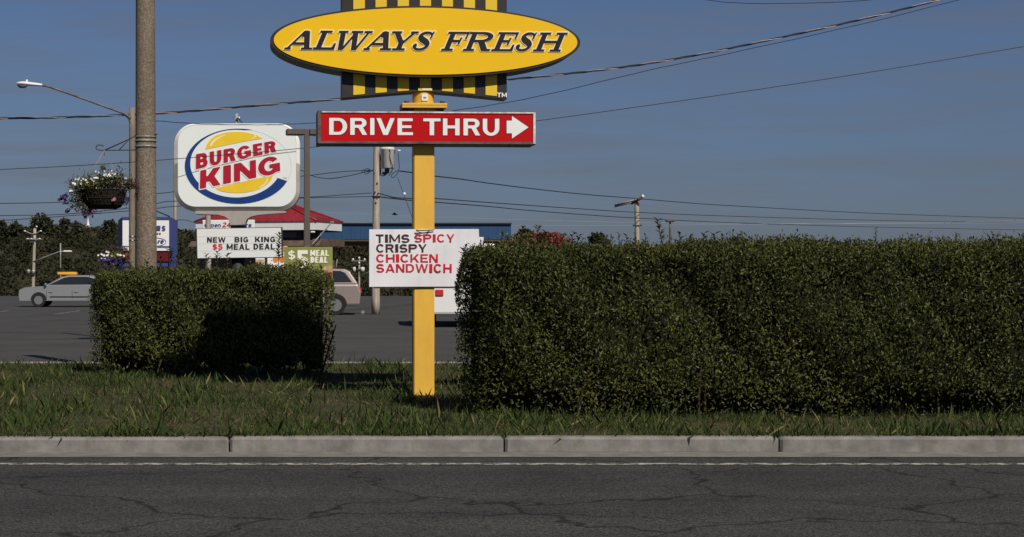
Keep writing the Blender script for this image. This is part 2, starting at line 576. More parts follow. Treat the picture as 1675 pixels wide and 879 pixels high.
_gc = {}
def glyph(polys_key, polys, w, rnd=0.0, grow=0.0, cell=1 / 56):
    key = (polys_key, round(w, 3), rnd, grow)
    if key in _gc:
        return _gc[key]
    allp = [p for q in polys for p in q]
    x0, x1 = min(p[0] for p in allp) - .1, max(p[0] for p in allp) + .1
    y0, y1 = min(p[1] for p in allp) - .1, max(p[1] for p in allp) + .1
    xs = np.arange(x0 - .00137, x1 + cell, cell); ys = np.arange(y0 - .00171, y1 + cell, cell)
    X, Y = np.meshgrid(xs, ys)
    V = np.full(X.shape, 1e9)
    for q in polys:
        V = np.minimum(V, sd_poly(q, X, Y))
    V = V - grow
    if rnd:
        # soften corners: blur the distance field a little
        k = max(1, int(rnd / cell))
        for _ in range(2):
            for ax in (0, 1):
                pad = np.pad(V, [(k, k) if a == ax else (0, 0) for a in (0, 1)], mode='edge')
                V = np.mean([np.take(pad, range(i, i + V.shape[ax]), axis=ax) for i in range(2 * k + 1)], axis=0)
    V = np.where(V == 0, 1e-9, V)
    lp = [dp(l, cell * .12) for l in contour(V, xs, ys)]
    _gc[key] = [l for l in lp if abs(area(l)) > 2e-4]
    return _gc[key]

def text_loops(items, fn, map2, **kw):
    """items: (char, x0, x1, ytop, ybottom) in photo pixels; map2: pixel -> local (x, z)"""
    out = []
    for (ch, x0, x1, yt, yb) in items:
        H = yb - yt
        w = (x1 - x0) / H
        polys = fn(ch, w)
        for lp in glyph((ch, fn.__name__ + kw.get('tagk', '')), polys, w, kw.get('rnd', 0.0), kw.get('grow', 0.0)):
            q = []
            for (x, y) in lp:
                X = x0 + (x + kw.get('shear', 0.0) * y) * H
                q.append(map2(X, yb - y * H))
            out.append(q)
    return out
def spread_word(word, x0, x1, yt, yb, widths=None, gap=.16):
    """fill a span with letters; narrow letters get narrow boxes"""
    base = {'I': .36, 'L': .84, 'E': .88, 'F': .84, 'T': .92, 'S': .95, 'M': 1.25, 'W': 1.5, 'A': 1.1, ' ': .55, 'r': .6, 's': .8, 'e': .85, 'n': .85, 'p': .9}
    ws = [base.get(c, 1.0) for c in word]
    g = gap
    tot = sum(ws) + g * (len(word) - 1)
    u = (x1 - x0) / tot
    out, x = [], x0
    for c, w in zip(word, ws):
        if c != ' ':
            out.append((c, x, x + w * u, yt, yb))
        x += (w + g) * u
    return out

class Frame:
    """photo-pixel coordinates on an upright board at distance D: local x, z about a base point on the ground"""
    def __init__(self, ax, D, zg=0.0):
        self.ax, self.D, self.zg, self.s = ax, D, zg, D / F
        self.base = Vector(((ax - CX) / F * D, D, zg))
    def p(self, px, py):
        return ((px - self.ax) * self.s, EYE + (HY - py) * self.s - self.zg)
    def x(self, px): return (px - self.ax) * self.s
    def z(self, py): return EYE + (HY - py) * self.s - self.zg
    def rect(self, x0, y0, x1, y1):
        return [self.p(x0, y1), self.p(x1, y1), self.p(x1, y0), self.p(x0, y0)]
    def poly(self, pts):
        q = [self.p(*t) for t in pts]
        return q if area(q) > 0 else q[::-1]

# ------------------------------------------------------------------ materials list
M = dict(
    asphalt=mat('asphalt', (0.035, 0.035, 0.036), .9, .25, 3.0, bump=.35, bscale=160, spec=.2, dirt=.2),
    lot=mat('lot_asphalt', (0.058, 0.057, 0.055), .92, .2, .6, bump=.3, bscale=60, spec=.2),
    soil=mat('soil_grass', (0.030, 0.034, 0.015), .95, .35, 5, col2=(0.075, 0.062, 0.036), bump=.5, bscale=20, spec=.1),
    kerbc=mat('kerb_concrete', (0.19, 0.182, 0.168), .9, .3, 5, dirt=.8, bump=.2),
    paint=mat('line_paint', (0.62, 0.60, 0.54), .75, .15, 8, dirt=.6),
    grass=mat('grass_blade', (0.05, 0.075, 0.018), .7, .2, 3, island=.45, trans=.25, spec=.2),
    leafA=mat('hedge_leaf', (0.046, 0.058, 0.015), .42, .2, .9, col2=(0.082, 0.088, 0.020), island=.5, trans=.2, spec=.2),
    leafB=mat('low_hedge_leaf', (0.055, 0.068, 0.018), .46, .2, 1.0, col2=(0.095, 0.102, 0.026), island=.5, trans=.2, spec=.2),
    redleaf=mat('red_leaf', (0.22, 0.045, 0.035), .5, .3, 1.0, island=.4, trans=.3, spec=.3),
    rustleaf=mat('rust_leaf', (0.17, 0.075, 0.025), .5, .3, 1.0, island=.4, trans=.3, spec=.3),
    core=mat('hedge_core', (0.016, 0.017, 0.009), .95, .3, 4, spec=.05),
    twig=mat('twig_bark', (0.07, 0.05, 0.03), .9, .3, 12, spec=.1),
    treeleaf=mat('far_leaf', (0.056, 0.060, 0.034), .6, .2, .2, island=.4, trans=.28, spec=.15),
    woodleaf=mat('wood_leaf', (0.038, 0.038, 0.021), .65, .35, .05, island=.3, trans=.2, spec=.05),
    woodcore=mat('wood_core', (0.036, 0.034, 0.021), .95, .3, .3, spec=.05),  # fill inside the crowns, close to the leaf colour
    bark=mat('bark', (0.06, 0.05, 0.04), .9, .3, 3, spec=.1),
    signyellow=mat('sign_yellow', (0.83, 0.50, 0.006), .38, .035, 1.0, spec=.35),
    stripeyellow=mat('stripe_yellow', (0.73, 0.50, 0.03), .45, .04, 1.5, spec=.3),
    signdark=mat('sign_dark_brown', (0.028, 0.023, 0.021), .45, .15, 3, spec=.4),
    letterdark=mat('letter_dark', (0.020, 0.016, 0.017), .45, .1, 4, spec=.25),
    cream=mat('letter_edge_cream', (0.80, 0.72, 0.52), .4, .08, 6),
    poleyellow=mat('pole_yellow', (0.74, 0.43, 0.06), .5, .06, 2.0, spec=.3, dirt=.16),
    boxframe=mat('box_frame_metal', (0.048, 0.039, 0.034), .5, .25, 6, metal=.2, dirt=.2),
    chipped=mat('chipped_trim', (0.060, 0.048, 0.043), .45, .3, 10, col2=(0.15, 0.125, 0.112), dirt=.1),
    red=mat('sign_red', (0.47, 0.003, 0.005), .4, .07, 1.2, spec=.22),
    outline=mat('letter_outline_red', (0.09, 0.006, 0.008), .4, .1, 4),
    white=mat('sign_white', (0.80, 0.80, 0.78), .4, .03, 3),
    banner=mat('banner_white', (0.74, 0.73, 0.76), .55, .05, 1.6, dirt=.12, bump=.15, bscale=4),
    bannerbrown=mat('banner_brown', (0.045, 0.018, 0.018), .55, .1, 4),
    bannerred=mat('banner_red', (0.52, 0.008, 0.022), .5, .06, 4),
    bkwhite=mat('cabinet_face_white', (0.76, 0.80, 0.78), .3, .02, 1.0, spec=.4),
    bkrim=mat('cabinet_rim_white', (0.80, 0.78, 0.74), .4, .05, 2),
    bkgrey=mat('cabinet_rim_grey', (0.42, 0.385, 0.35), .5, .12, 3, dirt=.25),
    bkneck=mat('neck_taupe', (0.36, 0.325, 0.295), .5, .08, 2, dirt=.15),
    bkblue=mat('logo_blue', (0.012, 0.045, 0.19), .35, .08, 2),
    bkred=mat('logo_red', (0.40, 0.012, 0.030), .35, .08, 2),
    bkyellow=mat('logo_yellow', (0.82, 0.56, 0.03), .35, .05, 2),
    bklight=mat('logo_highlight', (0.85, 0.76, 0.46), .35, .04, 2),
    seam=mat('seam_grey', (0.22, 0.23, 0.22), .6, .1, 4),
    ringgrey=mat('ring_grey', (0.68, 0.71, 0.70), .35, .04, 2),
    marquee=mat('marquee_white', (0.72, 0.73, 0.72), .4, .04, 1.5),
    rowline=mat('marquee_track', (0.58, 0.57, 0.55), .5, .1, 4),
    black=mat('letter_black', (0.018, 0.017, 0.018), .5, .1, 6),
    lred=mat('letter_red', (0.48, 0.02, 0.03), .5, .1, 6),
    darkframe=mat('dark_frame', (0.03, 0.028, 0.028), .5, .2, 4),
    olive=mat('board_olive', (0.19, 0.20, 0.05), .5, .22, 1.4, col2=(0.30, 0.31, 0.09)),
    oliveword=mat('board_words', (0.82, 0.82, 0.70), .5, .04, 3),
    bun=mat('picture_bun', (0.35, 0.19, 0.08), .5, .4, 8, col2=(0.62, 0.45, 0.28)),
    picred=mat('picture_red', (0.28, 0.02, 0.02), .5, .3, 8),
    orange=mat('board_orange', (0.70, 0.20, 0.025), .5, .25, 5),
    bronze=mat('bronze_paint', (0.105, 0.082, 0.066), .5, .12, 3, spec=.4),
    concrete=speckle('exposed_aggregate', (0.118, 0.090, 0.063), (0.175, 0.136, 0.098), (0.26, 0.21, 0.155), 62),
    tanpole=mat('tan_pole', (0.20, 0.162, 0.118), .8, .22, 14, dirt=.25, stretch=(1, 1, .3)),
    band=mat('steel_band', (0.27, 0.25, 0.22), .5, .25, 12, metal=.3),
    steel=mat('galvanised', (0.30, 0.29, 0.27), .5, .35, 9, metal=.4, dirt=.4),
    armsteel=mat('rusty_arm', (0.055, 0.045, 0.04), .7, .3, 7, col2=(0.20, 0.175, 0.15)),
    sunhighlight=mat('worn_trim_sun_highlight', (0.30, 0.27, 0.25), .4, .3, 9, col2=(0.80, 0.78, 0.75)),  # sun highlight put into the trim colour, mottled with wear
    iron=mat('wrought_iron', (0.035, 0.035, 0.04), .6, .2, 9),
    lampwhite=mat('lamp_housing', (0.72, 0.72, 0.70), .4, .06, 6),
    lens=mat('lamp_lens', (0.25, 0.24, 0.20), .3, .1, 6, spec=.5),
    wood=mat('weathered_pole_wood', (0.26, 0.20, 0.155), .9, .3, 7, stretch=(3, 3, .25), col2=(0.56, 0.49, 0.42), bump=.6, bscale=20, spec=.1),
    oldwood=mat('old_pole_wood', (0.28, 0.235, 0.18), .9, .25, 5, stretch=(3, 3, .25), col2=(0.44, 0.385, 0.31), bump=.4, spec=.1),
    greycan=mat('transformer_grey', (0.58, 0.57, 0.52), .45, .07, 5, dirt=.2),
    wire=mat('wire_black', (0.022, 0.022, 0.026), .6, .2, 6, spec=.3),
    palewire=mat('wire_pale', (0.26, 0.29, 0.33), .5, .1, 3, metal=.2),
    copper=mat('wire_copper', (0.30, 0.18, 0.14), .45, .3, 9, metal=.4, col2=(0.5, 0.4, 0.36)),
    porcelain=mat('porcelain', (0.78, 0.77, 0.74), .25, .03, 5),
    basket=mat('basket_wicker', (0.024, 0.021, 0.014), .85, .5, 30, bump=.7, bscale=60, spec=.15),
    flowerleaf=mat('basket_leaf', (0.085, 0.09, 0.035), .5, .2, 2, island=.5, trans=.2),
    limeleaf=mat('basket_lime_leaf', (0.24, 0.23, 0.03), .5, .2, 2, island=.3, trans=.2),
    burgleaf=mat('basket_dark_leaf', (0.055, 0.028, 0.026), .6, .3, 2, island=.5, trans=.1),
    pwhite=mat('petal_white', (0.78, 0.77, 0.74), .5, .05, 5, trans=.2),
    ppurple=mat('petal_purple', (0.030, 0.012, 0.085), .5, .2, 5, trans=.15, island=.4),
    ppink=mat('petal_pink', (0.55, 0.20, 0.30), .5, .2, 5, trans=.2, island=.3),
    pred=mat('petal_red', (0.26, 0.018, 0.06), .5, .2, 5, trans=.2, island=.3),
    blueframe=mat('blue_frame', (0.045, 0.06, 0.185), .45, .08, 2),
    ledred=mat('display_dark_red', (0.05, 0.008, 0.010), .35, .5, 3, col2=(0.16, 0.012, 0.016)),
    roofred=mat('roof_red', (0.23, 0.020, 0.028), .55, .18, .8, spec=.25),
    seamred=mat('roof_seam_red', (0.21, 0.014, 0.022), .5, .1, 2),
    fascia=mat('fascia_white', (0.70, 0.70, 0.68), .5, .05, 1),
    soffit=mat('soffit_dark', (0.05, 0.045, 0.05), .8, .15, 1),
    tile=mat('brown_shingle', (0.10, 0.066, 0.048), .85, .35, 3.0, bump=.4, bscale=9),
    brickw=mat('brown_brick', (0.12, 0.075, 0.055), .85, .3, 5, bump=.3),
    glassd=mat('dark_glass', (0.02, 0.022, 0.026), .08, .2, 1, spec=.6),
    canopyblue=mat('canopy_blue', (0.018, 0.062, 0.145), .5, .08, .6, stretch=(3, 1, .3)),
    carsilver=mat('car_silver', (0.38, 0.385, 0.39), .3, .03, 2, metal=.5, coat=.6),
    carbeige=mat('car_beige', (0.33, 0.27, 0.25), .35, .04, 2, metal=.3, coat=.6),
    carwhite=mat('van_white', (0.75, 0.75, 0.73), .35, .03, 2, coat=.5),
    tyre=mat('tyre_rubber', (0.02, 0.02, 0.02), .85, .2, 9, spec=.2),
    rim=mat('wheel_rim', (0.35, 0.35, 0.36), .35, .1, 9, metal=.7),
    taxi=mat('roof_sign_yellow', (0.75, 0.36, 0.03), .45, .08, 4),
    ground=mat('terrain_ground', (0.05, 0.055, 0.03), .95, .3, .05, col2=(0.075, 0.075, 0.04), bump=.3, bscale=1, spec=.1),
)

# ------------------------------------------------------------------ terrain, road, verge
def sstep(a, b, t):
    t = np.clip((t - a) / (b - a), 0, 1)
    return t * t * (3 - 2 * t)
def terr(x, y):
    x = np.asarray(x, float); y = np.asarray(y, float)
    z = -5.6 * sstep(102, 132, y) + 9.0 * sstep(290, 420, y)
    left = sstep(60, -30, x)
    z = z + left * 3.2 * sstep(300, 420, y) - (1 - left) * 2.0 * sstep(300, 420, y)
    z = z + sstep(430, 900, y) * -6.0
    return z
def build_terrain():
    xs = np.concatenate([np.linspace(-2600, -200, 14), np.linspace(-170, 260, 60), np.linspace(300, 2600, 14)])
    ys = np.concatenate([np.linspace(-120, 90, 16), np.linspace(96, 140, 23), np.linspace(150, 460, 40), np.linspace(500, 4200, 24)])
    X, Y = np.meshgrid(xs, ys)
    Z = terr(X, Y) - 0.02
    Z += np.where(Y > 140, 0.25 * np.sin(X * .11 + Y * .07) * np.sin(Y * .05), 0)
    nx, ny = len(xs), len(ys)
    b = MB()
    vs = list(zip(X.ravel(), Y.ravel(), Z.ravel()))
    fs = [(j * nx + i, j * nx + i + 1, (j + 1) * nx + i + 1, (j + 1) * nx + i) for j in range(ny - 1) for i in range(nx - 1)]
    b.add(vs, fs, True)
    struct(b.build('terrain', M['ground']))
build_terrain()
def sheet(name, x0, y0, x1, y1, z, m):
    b = MB(); b.add([(x0, y0, z), (x1, y0, z), (x1, y1, z), (x0, y1, z)], [(0, 1, 2, 3)])
    return struct(b.build(name, m))

def road_material():
    m = bpy.data.materials.new('worn_asphalt'); m.use_nodes = True
    N, L = m.node_tree.nodes, m.node_tree.links
    b = N['Principled BSDF']; b.inputs['Roughness'].default_value = .92; b.inputs['Specular IOR Level'].default_value = .2
    t = N.new('ShaderNodeTexCoord')
    def noise(sc, det=5, st=(1, 1, 1), rough=.6):
        mp_ = N.new('ShaderNodeMapping'); mp_.inputs['Scale'].default_value = st
        n = N.new('ShaderNodeTexNoise'); n.inputs['Scale'].default_value = sc; n.inputs['Detail'].default_value = det; n.inputs['Roughness'].default_value = rough
        L.new(t.outputs['Object'], mp_.inputs['Vector']); L.new(mp_.outputs['Vector'], n.inputs['Vector'])
        return n.outputs['Fac']
    def ramp(src, p0, c0, p1, c1):
        r = N.new('ShaderNodeValToRGB'); e = r.color_ramp.elements
        e[0].position = p0; e[0].color = (*c0, 1); e[1].position = p1; e[1].color = (*c1, 1)
        L.new(src, r.inputs['Fac']); return r.outputs['Color']
    def mixc(fac, a_, b_, mode='MIX'):
        x = N.new('ShaderNodeMixRGB'); x.blend_type = mode
        if isinstance(fac, float): x.inputs['Fac'].default_value = fac
        else: L.new(fac, x.inputs['Fac'])
        for k, v in (('Color1', a_), ('Color2', b_)):
            if isinstance(v, tuple): x.inputs[k].default_value = (*v, 1)
            else: L.new(v, x.inputs[k])
        return x.outputs['Color']
    v = N.new('ShaderNodeTexVoronoi'); v.inputs['Scale'].default_value = 85
    L.new(t.outputs['Object'], v.inputs['Vector'])
    sp = N.new('ShaderNodeSeparateColor'); L.new(v.outputs['Color'], sp.inputs['Color'])
    grain = ramp(sp.outputs['Red'], .1, (.020, .020, .021), .98, (.082, .080, .077))
    tracks = ramp(noise(.55, 3, (.04, 1.6, 1)), .35, (.72, .72, .74), .68, (1.18, 1.17, 1.15))
    blot = ramp(noise(1.1, 7), .35, (.8, .8, .8), .7, (1.12, 1.12, 1.1))
    c = mixc(1.0, mixc(1.0, grain, tracks, 'MULTIPLY'), blot, 'MULTIPLY')
    oil = ramp(noise(.7, 4, (1.0, 1.6, 1)), .66, (0, 0, 0), .74, (.6, .6, .6))
    c = mixc(oil, c, (.012, .012, .012))
    wob = N.new('ShaderNodeTexNoise'); wob.inputs['Scale'].default_value = 1.6; wob.inputs['Detail'].default_value = 6
    L.new(t.outputs['Object'], wob.inputs['Vector'])
    ad = N.new('ShaderNodeVectorMath'); ad.operation = 'MULTIPLY_ADD'; ad.inputs[1].default_value = (.9, .9, 0)
    L.new(wob.outputs['Color'], ad.inputs[0]); L.new(t.outputs['Object'], ad.inputs[2])
    cv = N.new('ShaderNodeTexVoronoi'); cv.feature = 'DISTANCE_TO_EDGE'; cv.inputs['Scale'].default_value = .42
    L.new(ad.outputs['Vector'], cv.inputs['Vector'])
    cracks = ramp(cv.outputs['Distance'], .003, (.8, .8, .8), .009, (0, 0, 0))
    c = mixc(cracks, c, (.008, .008, .008))
    grit = ramp(noise(160, 2), .70, (0, 0, 0), .76, (.7, .7, .7))
    c = mixc(grit, c, (.16, .145, .12))
    L.new(c, b.inputs['Base Color'])
    bp = N.new('ShaderNodeBump'); bp.inputs['Strength'].default_value = .6; bp.inputs['Distance'].default_value = .006
    L.new(v.outputs['Distance'], bp.inputs['Height']); L.new(bp.outputs['Normal'], b.inputs['Normal'])
    return m, grain
def worn_paint():
    m = bpy.data.materials.new('worn_line_paint'); m.use_nodes = True
    N, L = m.node_tree.nodes, m.node_tree.links
    b = N['Principled BSDF']; b.inputs['Roughness'].default_value = .85
    t = N.new('ShaderNodeTexCoord')
    n = N.new('ShaderNodeTexNoise'); n.inputs['Scale'].default_value = 9; n.inputs['Detail'].default_value = 9; n.inputs['Roughness'].default_value = .75
    L.new(t.outputs['Object'], n.inputs['Vector'])
    r = N.new('ShaderNodeValToRGB'); e = r.color_ramp.elements
    e[0].position = .46; e[0].color = (.05, .05, .05, 1); e[1].position = .56; e[1].color = (.40, .385, .34, 1)
    L.new(n.outputs['Fac'], r.inputs['Fac']); L.new(r.outputs['Color'], b.inputs['Base Color'])
    return m
M['road'], _ = road_material()
M['wornpaint'] = worn_paint()
M['gutter'] = mat('gutter_concrete', (0.17, 0.16, 0.145), .9, .3, 4, dirt=.7, bump=.3, bscale=60)
sheet('road', -160, -100, 160, 14.52, 0.0, M['road'])
sheet('gutter', -160, 14.52, 160, 14.93, 0.004, M['gutter'])
sheet('parking_lot', -70, 27.2, 60, 100, 0.004, M['lot'])
kb = MB()
x = -45.0
while x < 45:
    w_ = rng.choice([2.4, 2.4, 2.4, 1.8])
    kb.box((x + w_ / 2, 15.0 + rng.normal() * .006, 0.055 + rng.normal() * .004), (w_ - .014, 0.16, 0.15), bev=.022)
    x += w_
struct(kb.build('kerb', M['kerbc']))
sheet('verge', -160, 15.06, 160, 27.2, 0.10, M['soil'])
kb = MB()
x = -60.0
while x < 60:
    kb.box((x + 1.2, 27.25, 0.05), (2.385, 0.16, 0.14), bev=.02); x += 2.4
struct(kb.build('lot_kerb', M['kerbc']))
sheet('edge_line', -160, 13.95, 160, 14.07, 0.004, M['wornpaint'])
pm = MB()
for k in range(22):
    xx = -38 + k * 2.7
    pm.add([(xx, 60, .008), (xx + .11, 60, .008), (xx + .11, 65.2, .008), (xx, 65.2, .008)], [(0, 1, 2, 3)])
struct(pm.build('parking_markings', M['wornpaint']))

def leaf_mesh(name, pos, dirs, nrm, size, m, parent=None, aspect=.42, fold=.25, smooth=False):
    """many small folded leaves: pos (n,3), dirs along the leaf, nrm its face normal, size lengths"""
    n = len(pos)
    d = dirs / (np.linalg.norm(dirs, axis=1, keepdims=True) + 1e-9)
    s = np.cross(d, nrm); s /= (np.linalg.norm(s, axis=1, keepdims=True) + 1e-9)
    u = np.cross(s, d)
    L = size[:, None]
    base = pos
    tip = pos + d * L + u * L * -.08
    mid = pos + d * L * .48
    wv = s * L * aspect * .5
    lift = u * L * aspect * fold
    V = np.stack([base, mid - wv + lift, tip, mid + wv + lift], 1).reshape(-1, 3)
    idx = np.arange(n)[:, None] * 4
    T = np.concatenate([idx + np.array([[0, 2, 1]]), idx + np.array([[0, 3, 2]])], 1).reshape(-1, 3)
    me = bpy.data.meshes.new(name)
    me.vertices.add(len(V)); me.vertices.foreach_set('co', V.astype(np.float32).ravel())
    me.loops.add(T.size); me.loops.foreach_set('vertex_index', T.astype(np.int32).ravel())
    me.polygons.add(len(T))
    me.polygons.foreach_set('loop_start', np.arange(0, T.size, 3, dtype=np.int32))
    me.polygons.foreach_set('loop_total', np.full(len(T), 3, dtype=np.int32))
    me.materials.append(m)
    me.update(calc_edges=True)
    o = bpy.data.objects.new(name, me)
    COL.objects.link(o)
    if parent:
        o.parent = parent
    return o
def rand_dirs(n):
    v = rng.normal(size=(n, 3)); return v / np.linalg.norm(v, axis=1, keepdims=True)

# short grass on the verge in front of the hedges
ng = 120000
gx = rng.uniform(-8, 9, ng); gy = 15.02 + 11.9 * rng.random(ng) ** 1.5
patch = np.sin(gx * 1.7 + 2 * np.sin(gy * 1.1)) * np.sin(gy * 2.3 + gx * .7) + .4 * np.sin(gx * 5.3)
gk = rng.random(ng) < (.85 + .3 * patch)
gx, gy, patch = gx[gk], gy[gk], patch[gk]; ng = len(gx)
gp = np.stack([gx, gy, np.full(ng, .09)], 1)
gd = rand_dirs(ng) * .6 + np.array([0, 0, .9])
gd[gy < 15.2, 1] -= .5
gs = (rng.uniform(.025, .07, ng) + rng.exponential(.02, ng)) * (1 + .35 * patch)
weeds = rng.random(ng) < .012
gs = np.where(weeds, rng.uniform(.14, .26, ng), gs)
dry = rng.random(ng) < (.22 - .15 * patch)
g = leaf_mesh('grass', gp[~dry], gd[~dry], rand_dirs(ng)[~dry], gs[~dry], M['grass'], aspect=.11)
M['drygrass'] = mat('dry_grass_blade', (0.16, 0.135, 0.06), .8, .2, 3, island=.4, trans=.2, spec=.1)
g2 = leaf_mesh('dry_grass', gp[dry], gd[dry] * np.array([1.6, 1.6, .7]), rand_dirs(ng)[dry], gs[dry], M['drygrass'], aspect=.10)
g2['kind'] = 'stuff'
g['kind'] = 'stuff'

# ------------------------------------------------------------------ wooded ridge and trees
def wood_mass():
    P, Dd, Nn, Sz = [], [], [], []
    core = MB()
    k = 0
    def crown(x, y, z0, r, h, n, sz):
        c = rand_dirs(n)
        c[:, 2] = np.abs(c[:, 2]) * 1.05 - .2
        rr = r * (0.72 + .38 * rng.random(n))
        lump = 1 + .22 * np.sin(c[:, 0] * 5 + x) * np.sin(c[:, 1] * 4 + y) + .15 * np.sin(c[:, 2] * 7 + x * 3)
        p = np.stack([x + c[:, 0] * rr * lump, y + c[:, 1] * rr * lump, z0 + h * .5 + c[:, 2] * h * .5 * (rr / r) * lump], 1)
        P.append(p); Dd.append(rand_dirs(n) + c * .7); Nn.append(c + rand_dirs(n) * .8); Sz.append(rng.uniform(.6, 1.3, n) * sz)
        core.lathe([(0.01, h * .86), (r * .38, h * .78), (r * .62, h * .5), (r * .6, h * .2), (r * .4, -1)], (x, y, z0), 9)
    # slope facing the viewer, denser rows towards the ridge
    for row, (yy, cnt) in enumerate(((300, 94), (318, 94), (336, 94), (354, 94), (372, 94), (392, 92), (412, 92))):
        for i in range(cnt):
            x = -104 + (i + rng.random() * .9) * 290 / cnt
            y = yy + rng.uniform(-9, 9)
            zz = float(terr(x, y))
            px = CX + x / y * F
            # ridge line of the photograph, falling off to the right
            top_py = np.interp(px, [-200, 0, 60, 110, 150, 200, 290, 330, 540, 700, 860, 1200, 1700], [368, 373, 369, 369, 371, 372, 373, 377, 394, 398, 399, 392, 393])
            ztop = EYE + (HY - top_py) / F * y + rng.uniform(-1.0, .5)
            h = rng.uniform(5.0, 7.5)
            h = min(h, ztop - zz)
            if h < 2.2:
                continue
            crown(x, y, zz, h * rng.uniform(.7, 1.0), h, 480, .62)
    o = leaf_mesh('wooded_hillside', np.concatenate(P), np.concatenate(Dd), np.concatenate(Nn), np.concatenate(Sz), M['woodleaf'], aspect=.8)
    o['kind'] = 'stuff'
    c = core.build('undergrowth', M['woodcore'])
    c['kind'] = 'stuff'
wood_mass()

def tree(label, px, top, half, D, leaf, group=None, low=None, n=900, cat='tree', lumps=7, shape='round'):
    x, y = (px - CX) / F * D, D
    zg = float(terr(x, y))
    ztop = EYE + (HY - top) / F * D
    H = ztop - zg
    r = half / F * D
    t = thing('tree', label, cat, (x, y, zg), 0, group)
    b = MB()
    rs = random.Random(int(px * 7 + top))
    tw = max(.12, r * .1)
    ch = min(H * .8, r * (2.3 if shape == 'round' else 3.2))
    z0 = H - ch
    b.tube(smooth_path([(0, 0, -.3), (rs.uniform(-.1, .1) * r, 0, z0 * .6), (0, 0, z0 + ch * .3), (.05 * r, 0, z0 + ch * .75)], 5), [tw * (1 - .75 * i / 15) for i in range(16)], 8)
    for k in range(6):
        a = rs.uniform(0, 6.28); q = rs.uniform(.5, .8)
        b.tube(smooth_path([(0, 0, z0 + ch * (.1 + .08 * k)), (math.cos(a) * r * .3, math.sin(a) * r * .3, z0 + ch * (.25 + .08 * k)), (math.cos(a) * r * q, math.sin(a) * r * q, z0 + ch * (.42 + .07 * k))], 4),
               [tw * .4 * (1 - .08 * i) for i in range(9)], 6)
    b.build('trunk', M['bark'], t)
    P, Dd, Nn = [], [], []
    for k in range(lumps + 6):
        a = rs.uniform(0, 6.28); zz = rs.uniform(.12, .86)
        env = math.sin(math.pi * min(1, max(0, zz * .86 + .12))) if shape == 'round' else (1 - zz) * .9 + .15
        q = rs.uniform(.25, .72) * env
        lr = r * rs.uniform(.26, .46)
        c = np.array([math.cos(a) * r * q, math.sin(a) * r * q, z0 + ch * zz])
        if k == 0:
            c = np.array([0, 0, z0 + ch - lr])
        m_ = n // (lumps + 6)
        d = rand_dirs(m_)
        rad = lr * (.55 + .5 * rng.random(m_))
        p = c + d * rad[:, None] * np.array([1.1, 1.1, .8])
        P.append(p); Dd.append(d + rand_dirs(m_) * .9); Nn.append(d + rand_dirs(m_) * .6)
    P = np.concatenate(P); sz = rng.uniform(.7, 1.3, len(P)) * max(leaf, .02)
    leaf_mesh('crown', P, np.concatenate(Dd), np.concatenate(Nn), sz, M['treeleaf'], t, aspect=.75)
    return t
RG = 'trees standing above the wooded ridge'
tree('dark tree cut by the edge of the picture, at the end of the ridge', -2, 361, 17, 385, .8, RG)
tree('loose airy tree on the ridge between the edge tree and the tall round crown', 24, 364, 24, 380, .7, RG)
tree('broad round dark tree, the highest crown on the wooded ridge', 67, 352, 30, 378, .75, RG, n=1500)
tree('narrow pointed tree on the ridge just beyond the tall round crown', 106, 357, 16, 384, .6, RG, shape='cone')
tree('low flat tree on the ridge close to the white steeple', 124, 363, 18, 388, .65, RG)
tree('tree on the ridge between the white steeple and the blue framed sign', 179, 360, 18, 382, .65, RG)
tree('rounded dark green tree past the end of the blue canopy roof', 862, 377, 24, 150, .32, 'trees beyond the tall hedge', n=1500)
tree('tiny distant tree between the red shrub and the broad far crown', 916, 387, 9, 320, .5, 'trees beyond the tall hedge')
tree('broad far tree crown peeping over the middle of the tall hedge', 980, 381, 30, 210, .42, 'trees beyond the tall hedge', n=1400)
tree('faint far tree low behind the hedge beyond the small lamp post', 1206, 383, 20, 330, .5, 'trees beyond the tall hedge')

# ------------------------------------------------------------------ church steeple on the ridge
Fr = Frame(144, 425, float(terr((144 - CX) / F * 425, 425)))
t = thing('church_steeple', 'tiny white church steeple poking above the wooded ridge', 'steeple', Fr.base)
b = MB(); z1, z2 = Fr.z(372.5), Fr.z(369.5)
b.box((0, 0, z1 / 2), (.72, .72, z1))
b.build('tower', M['white'], t)
b = MB(); b.box((0, 0, (z1 + z2) / 2), (.98, .98, z2 - z1)); b.build('belfry', M['white'], t)
b = MB(); b.lathe([(.40, z2), (.30, z2 + .5), (.02, Fr.z(356))], n=8); b.build('spire', M['white'], t)

